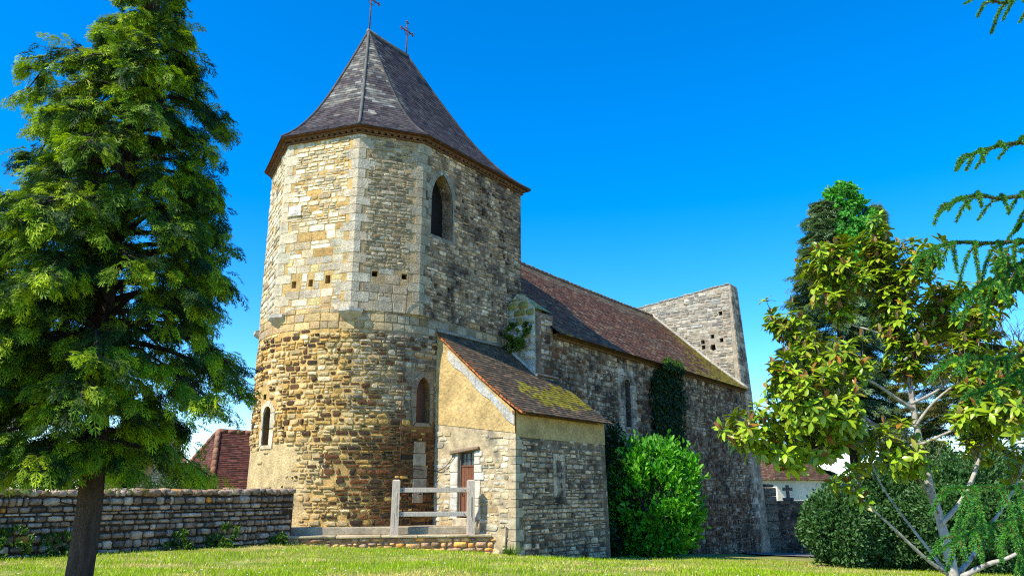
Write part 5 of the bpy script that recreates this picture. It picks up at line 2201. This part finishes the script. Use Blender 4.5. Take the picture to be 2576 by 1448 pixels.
def wall_ivy():
    """ivy on the nave wall: leaves standing off the stone, with creeping stems"""
    cols = [(.018, .055, .012), (.025, .075, .014), (.012, .035, .010)]
    o = thing('wall_ivy', 'dark ivy curtain hanging down the nave wall from the eaves', 'ivy', W(12.5, 1.5, .0))
    n = 9000
    z = -1.2 + 8.0 * NR.random(n) ** .9
    wid = np.interp(z, [-1.2, 2.5, 4.5, 5.8, 6.5, 7.0], [1.9, 1.7, 1.55, 1.45, 1.1, .3])
    cx = np.interp(z, [0, 3, 6.8], [12.3, 12.5, 12.7])
    s = cx + wid * (NR.random(n) * 2 - 1) * np.array([1 + .25 * fbm(q * 1.3, 0, 77) for q in z])
    t = 1.58 - .28 * NR.random(n) ** 1.5 - np.where(z > 6.3, .25, 0)
    P = np.array([W(a, b, c) for a, b, c in zip(s, t, z)])
    outn = np.array([-PX, -PY, 0.])
    D = np.array([0, 0, -.8]) + unit(n) * .6 + outn * .25
    c = np.array([cols[i] for i in NR.integers(0, 3, n)]) * NR.uniform(.7, 1.3, (n, 1))
    top = z > 6.55
    c[top] = np.array([.09, .17, .02])
    np_mesh('leaves', *inst(*LEAF, P, D, outn + unit(n) * .5, NR.uniform(.10, .19, n), c), M_SHRUB, o)
    mb = MB()
    for i in range(9):
        a = 12.4 + rng.uniform(-1.2, 1.2)
        mb.tube([W(a + .12 * math.sin(k * 1.3 + i), 1.57, -1.0 + k * .9) for k in range(8)], [.03 * (1 - k / 9) for k in range(8)], 5, (.06, .05, .04))
    mb.build('stems', M_BARK, o)
    # darker mass in the corner between lean-to and laurel
    o = thing('corner_ivy', 'almost black ivy thicket in the corner between lean-to and laurel bush', 'ivy', W(6.3, 1.2, -.3))
    A = []
    for i, (a, b, zc, r, rz) in enumerate(((5.5, 1.25, 1.1, .65, 1.5), (6.4, 1.15, 1.3, .8, 1.9), (5.8, 1.3, 2.6, .55, 1.3), (7.3, 1.3, 1.9, .7, 2.0), (9.2, 1.2, .9, 1.1, 1.6))):
        A.append(leaf_ball(W(a, b, zc), (r, r, rz), 2600, .15, cols, 60 + i, LEAF, .5, upward=-.2, amp=.2))
    np_mesh('leaves', *join(A), M_SHRUB, o)
    # tuft of fern and moss on the shoulder
    o = thing('shoulder_plant', 'bright green plant tuft growing from the mossy shoulder beside the tower', 'plant', W(3.25, 2.4, 6.3))
    A = []
    for i, (a, b, zc, r) in enumerate(((3.2, 2.45, 6.45, .26), (3.15, 2.15, 6.1, .22), (3.2, 2.62, 6.05, .26), (3.2, 1.9, 6.55, .16))):
        A.append(leaf_ball(W(a, b, zc), (r, r, r * 1.1), 420, .10, [(.10, .19, .02), (.14, .22, .02), (.06, .12, .015)], 80 + i, LEAF, .3, upward=0, amp=.3))
    np_mesh('leaves', *join(A), M_SHRUB, o)


wall_ivy()


def weeds():
    spots = [((-5.35 - NX * k - PX * .25 * 1, 19.3 - NY * k - PY * .25, r), lab) for k, r, lab in (
        (.55, .16, 'small weed tuft at the right end of the boundary wall foot'),
        (2.05, .28, 'largest bright weed clump at the foot of the boundary wall, right of the evergreen trunk'),
        (3.15, .22, 'low weed clump at the wall foot close to the right side of the trunk'),
        (5.45, .26, 'leafy weed clump at the wall foot left of the evergreen trunk'),
        (6.3, .30, 'leafy weed patch at the wall foot near the left edge'))]
    for ((x, y, r), lab) in spots:
        g_ = ground_z(x, y)
        o = thing('weed_clump', lab, 'weeds', (x, y, g_), 'weed clumps along the boundary wall')
        np_mesh('leaves', *leaf_ball((x, y, g_ + r * .6), (r * 1.3, r * .8, r), int(2600 * r), .085, [(.07, .16, .02), (.10, .20, .025), (.05, .11, .015)], rng.randint(1, 99), LEAF, .3, upward=.4, amp=.3, zcut=g_), M_SHRUB, o)
    x, y = -.05, 19.25
    g_ = ground_z(x, y)
    o = thing('grass_tuft', 'tall green grass tuft at the foot of the lean-to corner', 'grass tuft', (x, y, g_))
    n = 260
    A = NR.random(n) * 6.283
    rr = NR.random(n) * .22
    P = np.stack([x + rr * np.cos(A), y + rr * np.sin(A) * .6, np.full(n, g_)], 1)
    tip = P + np.stack([np.cos(A) * .14, np.sin(A) * .14, NR.uniform(.14, .36, n)], 1)
    side = np.stack([-np.sin(A), np.cos(A), np.zeros(n)], 1) * .008
    V = np.stack([P - side, P + side, tip], 1).reshape(-1, 3)
    np_mesh('blades', V, np.arange(n * 3).reshape(-1, 3), np.array([.10, .20, .02]) * NR.uniform(.7, 1.3, (n, 1)), M_GRASS, o)


weeds()


# ================================================================== BEYOND: houses, cemetery wall, path
def house_right():
    Y = 52.0
    c0 = at(1953, 1205, Y)
    ze = c0.z
    o = thing('white_cottage', 'small cream-walled cottage with hipped brown tile roof beyond the cemetery wall', 'house', (c0.x + 2, Y + 2, -2.5))
    w, d = 4.6, 4.6
    ca, sa = math.cos(R_(20)), math.sin(R_(20))
    ex, ey = Vector((ca, sa, 0)), Vector((-sa, ca, 0))
    C0 = Vector((c0.x, c0.y, 0))

    def cr(a, b, z):
        p = C0 + ex * a + ey * b
        return Vector((p.x, p.y, z))
    mb = MB()
    q = [cr(0, 0, -3), cr(w, 0, -3), cr(w, d, -3), cr(0, d, -3), cr(0, 0, ze), cr(w, 0, ze), cr(w, d, ze), cr(0, d, ze)]
    mb.add([tuple(p) for p in q], [(0, 1, 5, 4), (1, 2, 6, 5), (2, 3, 7, 6), (3, 0, 4, 7)], (.72, .64, .50), 0)
    mb.build('wall', surface('limewash', .2, .9, [((.55, .36, .2), .8, .60, .8)], .3, 6, .02), o)
    mb = MB()
    e = .35
    E = [cr(-e, -e, ze - .02), cr(w + e, -e, ze - .02), cr(w + e, d + e, ze - .02), cr(-e, d + e, ze - .02)]
    top = [cr(w * .42, d * .5, ze + 2.55), cr(w * .58, d * .5, ze + 2.55)]

    def cf(f, k, p):
        return pick((.10, .055, .042), 4, (.075, .043, .035), 3, (.13, .08, .06), 2, (.11, .095, .08), 1)

    def ed(a, t):
        m = a.lerp(t, .45) + Vector((0, 0, -.22))
        return curve(smooth_pts([a, m, t], 4))
    T4 = [top[0], top[1], top[1], top[0]]
    for i in range(4):
        j = (i + 1) % 4
        tiles(mb, ed(E[i], T4[i]), ed(E[j], T4[j]), 20, .25, cf, .03)
    mb.add([tuple(p) for p in E], [(3, 2, 1, 0)], (.2, .13, .09), 0)
    mb.build('roof', M_TILE, o)


house_right()


def cemetery():
    Y = 41.0
    a, b = at(1916, 1259, Y), at(2075, 1259, Y)
    o = thing('cemetery_wall', 'dark shaded stone wall between the nave corner and the shrubs', 'wall', (a.x, Y, -1.7))
    mb = MB()
    zt = a.z

    def S(u, v, d=0.0):
        return (b.x + .8 - u, Y - d, v)
    L = b.x + .8 - a.x + .4
    sheet(mb, S, rect(0, L, -2.5, zt), (), .2, (.10, .085, .07), 0)
    stones(mb, S, 0, L, -2.2, zt, (.12, .2), (.18, .45), lambda u, v: pick((.10, .085, .07), 3, (.14, .12, .10), 2, (.06, .052, .045), 2), (), (.005, .03))
    mb.quad((a.x - .4, Y, zt), (b.x + .8, Y, zt), (b.x + .8, Y + .5, zt), (a.x - .4, Y + .5, zt), (.12, .11, .09))
    mb.build('rubble_courses', M_OLD, o)
    pl = thing('gate_pillar', 'worn stone gate pillar at the left end of the cemetery wall', 'pillar', (at(1934, 1383, Y).x, Y - .3, -1.7))
    c0, c1 = at(1919, 1218, Y - .5), at(1947, 1218, Y - .5)
    mb = MB()
    x0, x1 = c0.x - .05, c1.x
    for i in range(9):
        z0 = -2 + i * (c0.z - .15 + 2) / 9
        z1 = -2 + (i + 1) * (c0.z - .15 + 2) / 9
        mb.box((x0, Y - .75, z0), (x1 - x0, 0, 0), (0, .7, 0), (0, 0, z1 - z0 - .012), vary((.15, .14, .12), .2), 0, .03, None, .01)
    mb.box((x0 - .03, Y - .78, c0.z - .15), (x1 - x0 - .05, 0, 0), (0, .76, 0), (.0, 0, .17), (.16, .15, .13), 0, .06, None, .01)
    mb.build('blocks', M_OLD, pl)
    # stone cross on the wall
    cx = at(1985, 1240, Y).x
    k = Y / 1900 * 1.03
    cr = thing('stone_cross', 'weathered stone cross standing on top of the cemetery wall', 'cross', (cx, Y + .2, zt))
    mb = MB()
    H = 36 * k
    mb.box((cx - .26, Y + .02, zt + .004), (.52, 0, 0), (0, .36, 0), (0, 0, .16), (.13, .12, .11), 0, .05)
    mb.build('plinth', M_OLD, cr)
    mb = MB()
    hw = .075
    mb.box((cx - hw, Y + .12, zt + .164), (2 * hw, 0, 0), (0, .15, 0), (0, 0, H - .16), (.12, .11, .10), 0, .02)
    for sx in (-1, 1):
        x = cx + sx * hw
        V = [(x, Y + .125, zt + H * .66), (x + sx * .17, Y + .125, zt + H * .64), (x + sx * .17, Y + .125, zt + H * .86), (x, Y + .125, zt + H * .84)]
        V += [(p[0], Y + .265, p[2]) for p in V]
        F = [(0, 1, 2, 3), (7, 6, 5, 4), (0, 4, 5, 1), (1, 5, 6, 2), (2, 6, 7, 3), (3, 7, 4, 0)]
        mb.add(V, F if sx > 0 else [f[::-1] for f in F], (.12, .11, .10), 0)
    mb.build('cross', M_OLD, cr)
    # path beside the nave end
    mb = MB()
    V, F = [], []
    for i in range(14):
        x = 10.5 + i * .9
        for y in (33.5, 36.5, 40.9):
            V.append((x, y, ground_z(x, y) + .05))
    for i in range(13):
        for j in range(2):
            F.append((i * 3 + j, i * 3 + 3 + j, i * 3 + 4 + j, i * 3 + 1 + j))
    mb.add(V, F, (.16, .15, .145), 0, True)
    p = mb.build('path', surface('gravel', .3, 8, [], .5, 60, .01, fine=.3))
    p['kind'] = 'structure'


cemetery()


def house_left():
    def cf(f, k, p):
        return pick((.115, .045, .042), 4, (.085, .037, .036), 3, (.16, .07, .058), 1.6, (.06, .032, .03), 1.6)
    o = thing('tiled_house', 'house with steep dark red tile roof just left of the round tower', 'house', (-11, 31, -2))
    f = at(529, 1236, 28.0)
    C0 = Vector((f.x, f.y, 0))
    ze = f.z - .1
    ex = Vector((math.sin(R_(52)), math.cos(R_(52)), 0))
    ey = Vector((-ex.y, ex.x, 0))
    ey = Vector((math.sin(R_(-40)), math.cos(R_(-40)), 0))
    w, d = 9.0, 5.6

    def cr(a, b, z):
        p = C0 + ex * a + ey * b
        return Vector((p.x, p.y, z))
    mb = MB()
    i_ = .25
    q = [cr(i_, i_, -3.6), cr(w, i_, -3.6), cr(w, d, -3.6), cr(i_, d, -3.6), cr(i_, i_, ze), cr(w, i_, ze), cr(w, d, ze), cr(i_, d, ze)]
    mb.add([tuple(p) for p in q], [(0, 1, 5, 4), (1, 2, 6, 5), (2, 3, 7, 6), (3, 0, 4, 7)], (.40, .33, .22), 0)
    mb.build('wall', M_PLASTER, o)
    ridge = at(560, 1080, 31.0)
    zr = ridge.z + .05
    E = [cr(0, 0, ze), cr(w, 0, ze), cr(w, d, ze), cr(0, d, ze)]
    T0 = at(550, 1084, 30.4)
    T1 = T0 + ex * 6.9 - Vector((0, 0, .1))
    mb = MB()

    def ed(a, t):
        return curve([a, t])
    for (a, b, ta, tb, n) in ((E[0], E[1], T0, T1, 34), (E[3], E[0], T0, T0, 30), (E[2], E[3], T1, T0, 14)):
        tiles(mb, ed(a, ta), ed(b, tb), n, .19, cf, .024)
    r = mb.build('roof', M_TILE, o)
    m2 = MB()
    for a, b in ((E[0], T0), (T0, T1), (E[3], T0)):
        n = int((b - a).length / .34)
        for i in range(n):
            p, q = a.lerp(b, i / n), a.lerp(b, (i + 1.05) / n)
            m2.tube([tuple(p), tuple(q)], [.12, .10], 7, vary((.27, .15, .11), .25))
    m2.build('ridge_tiles', M_TILE, r)
    # ochre outbuilding glimpsed under the evergreen
    o = thing('ochre_outbuilding', 'low ochre outbuilding half hidden behind the evergreen trunk', 'building', (-14, 27, -1.5))
    a, b = at(235, 1158, 24.0), at(470, 1158, 25.5)
    mb = MB()
    zt = a.z
    S, L = None, (Vector((b.x, b.y)) - Vector((a.x, a.y))).length
    e = (Vector((a.x, a.y)) - Vector((b.x, b.y))) / L
    n = Vector((e.y, -e.x)) if Vector((e.y, -e.x)).y < 0 else Vector((-e.y, e.x))

    def S(u, v, dd=0.0):
        return (b.x + e.x * u + n.x * dd, b.y + e.y * u + n.y * dd, v)
    win = rect(L * .52, L * .52 + .5, zt - .95, zt - .2)
    sheet(mb, S, rect(0, L, -2.4, zt), [win], .2, (.42, .28, .12), 0)
    stones(mb, S, 0, 1.0, -1, zt - .02, (.10, .16), (.2, .4), lambda u, v: pick((.55, .50, .36), 4, (.40, .36, .26), 2), (), (.01, .05), mat=0)
    back = [(p[0] - n.x * 4, p[1] - n.y * 4, p[2]) for p in (S(0, -2.4), S(L, -2.4), S(L, zt + 1.2), S(0, zt + 1.2))]
    fr = [S(0, -2.4), S(L, -2.4), S(L, zt), S(0, zt)]
    mb.add([*fr, *back], [(0, 4, 7, 3), (1, 2, 6, 5), (4, 5, 6, 7)], (.40, .27, .13), 0)
    mb.build('wall', M_PLASTER, o)
    mb = MB()
    Rr = [Vector(p) for p in back[2:4]]
    ov = Vector((n.x, n.y, 0)) * .2
    tiles(mb, curve([Vector(fr[2]) + ov - Vector((0, 0, .05)), Rr[0] + Vector((0, 0, .06))]), curve([Vector(fr[3]) + ov - Vector((0, 0, .05)), Rr[1] + Vector((0, 0, .06))]), 16, .22, lambda f, k, p: pick((.12, .10, .09), 3, (.16, .10, .07), 2, (.2, .18, .16), 1), .03)
    mb.build('roof', M_TILE, o)
    # tall house at the left edge
    o = thing('ochre_house', 'tall ochre-rendered house with grey slate roof at the far left behind the evergreen', 'house', (-17, 24, -1.5))
    a, b = at(-130, 1140, 22.0), at(32, 1140, 22.6)
    mb = MB()
    q = [(b.x, b.y), (a.x, a.y), (a.x - 2.2, a.y + 3.5), (b.x - 2.2, b.y + 3.5)]
    zt = a.z
    V = [(p[0], p[1], -2.2) for p in q] + [(p[0], p[1], zt) for p in q]
    m_ = [((q[0][0] + q[3][0]) / 2, (q[0][1] + q[3][1]) / 2, zt + 1.2), ((q[1][0] + q[2][0]) / 2, (q[1][1] + q[2][1]) / 2, zt + 1.2)]
    mb.add(V + m_, [(1, 0, 4, 5), (2, 1, 5, 9, 6), (3, 2, 6, 7), (0, 3, 7, 8, 4)], (.47, .32, .13), 0)
    mb.build('wall', M_PLASTER, o)
    mb = MB()
    A0, A1, M0, M1 = Vector(V[4]), Vector(V[5]), Vector(m_[0]), Vector(m_[1])
    B0, B1 = Vector(V[7]), Vector(V[6])
    dn = Vector((0, 0, .08))
    sl = lambda f, k, p: pick((.13, .13, .135), 3, (.18, .18, .18), 2)
    tiles(mb, curve([A1 - dn, M1 + dn]), curve([A0 - dn, M0 + dn]), 14, .22, sl, .03)
    tiles(mb, curve([B0 - dn, M0 + dn]), curve([B1 - dn, M1 + dn]), 14, .22, sl, .03)
    mb.build('roof', M_SLATE, o)
    # hedge beyond the wall
    shrub('garden_hedge', 'low green hedge peeping over the boundary wall left of the red roof', 'hedge', px(480, 1300, 24.0), (1.1, .8, 1.35), 7000, .10, [(.07, .13, .02), (.10, .17, .02), (.05, .09, .015)], 91, LEAF, gz=at(480, 1215, 24.0).z - 2.45)
    shrub('garden_hedge', 'dark leafy hedge over the boundary wall left of the evergreen trunk', 'hedge', px(120, 1300, 19.5), (1.5, .7, 1.3), 8000, .11, DARKG, 93, LEAF, gz=at(120, 1150, 19.5).z - 2.5)
    shrub('garden_hedge', 'dark bush over the boundary wall immediately right of the evergreen trunk', 'hedge', px(400, 1300, 22.5), (1.3, .8, 1.2), 6000, .10, DARKG, 92, LEAF, gz=at(400, 1215, 22.5).z - 2.2)


house_left()
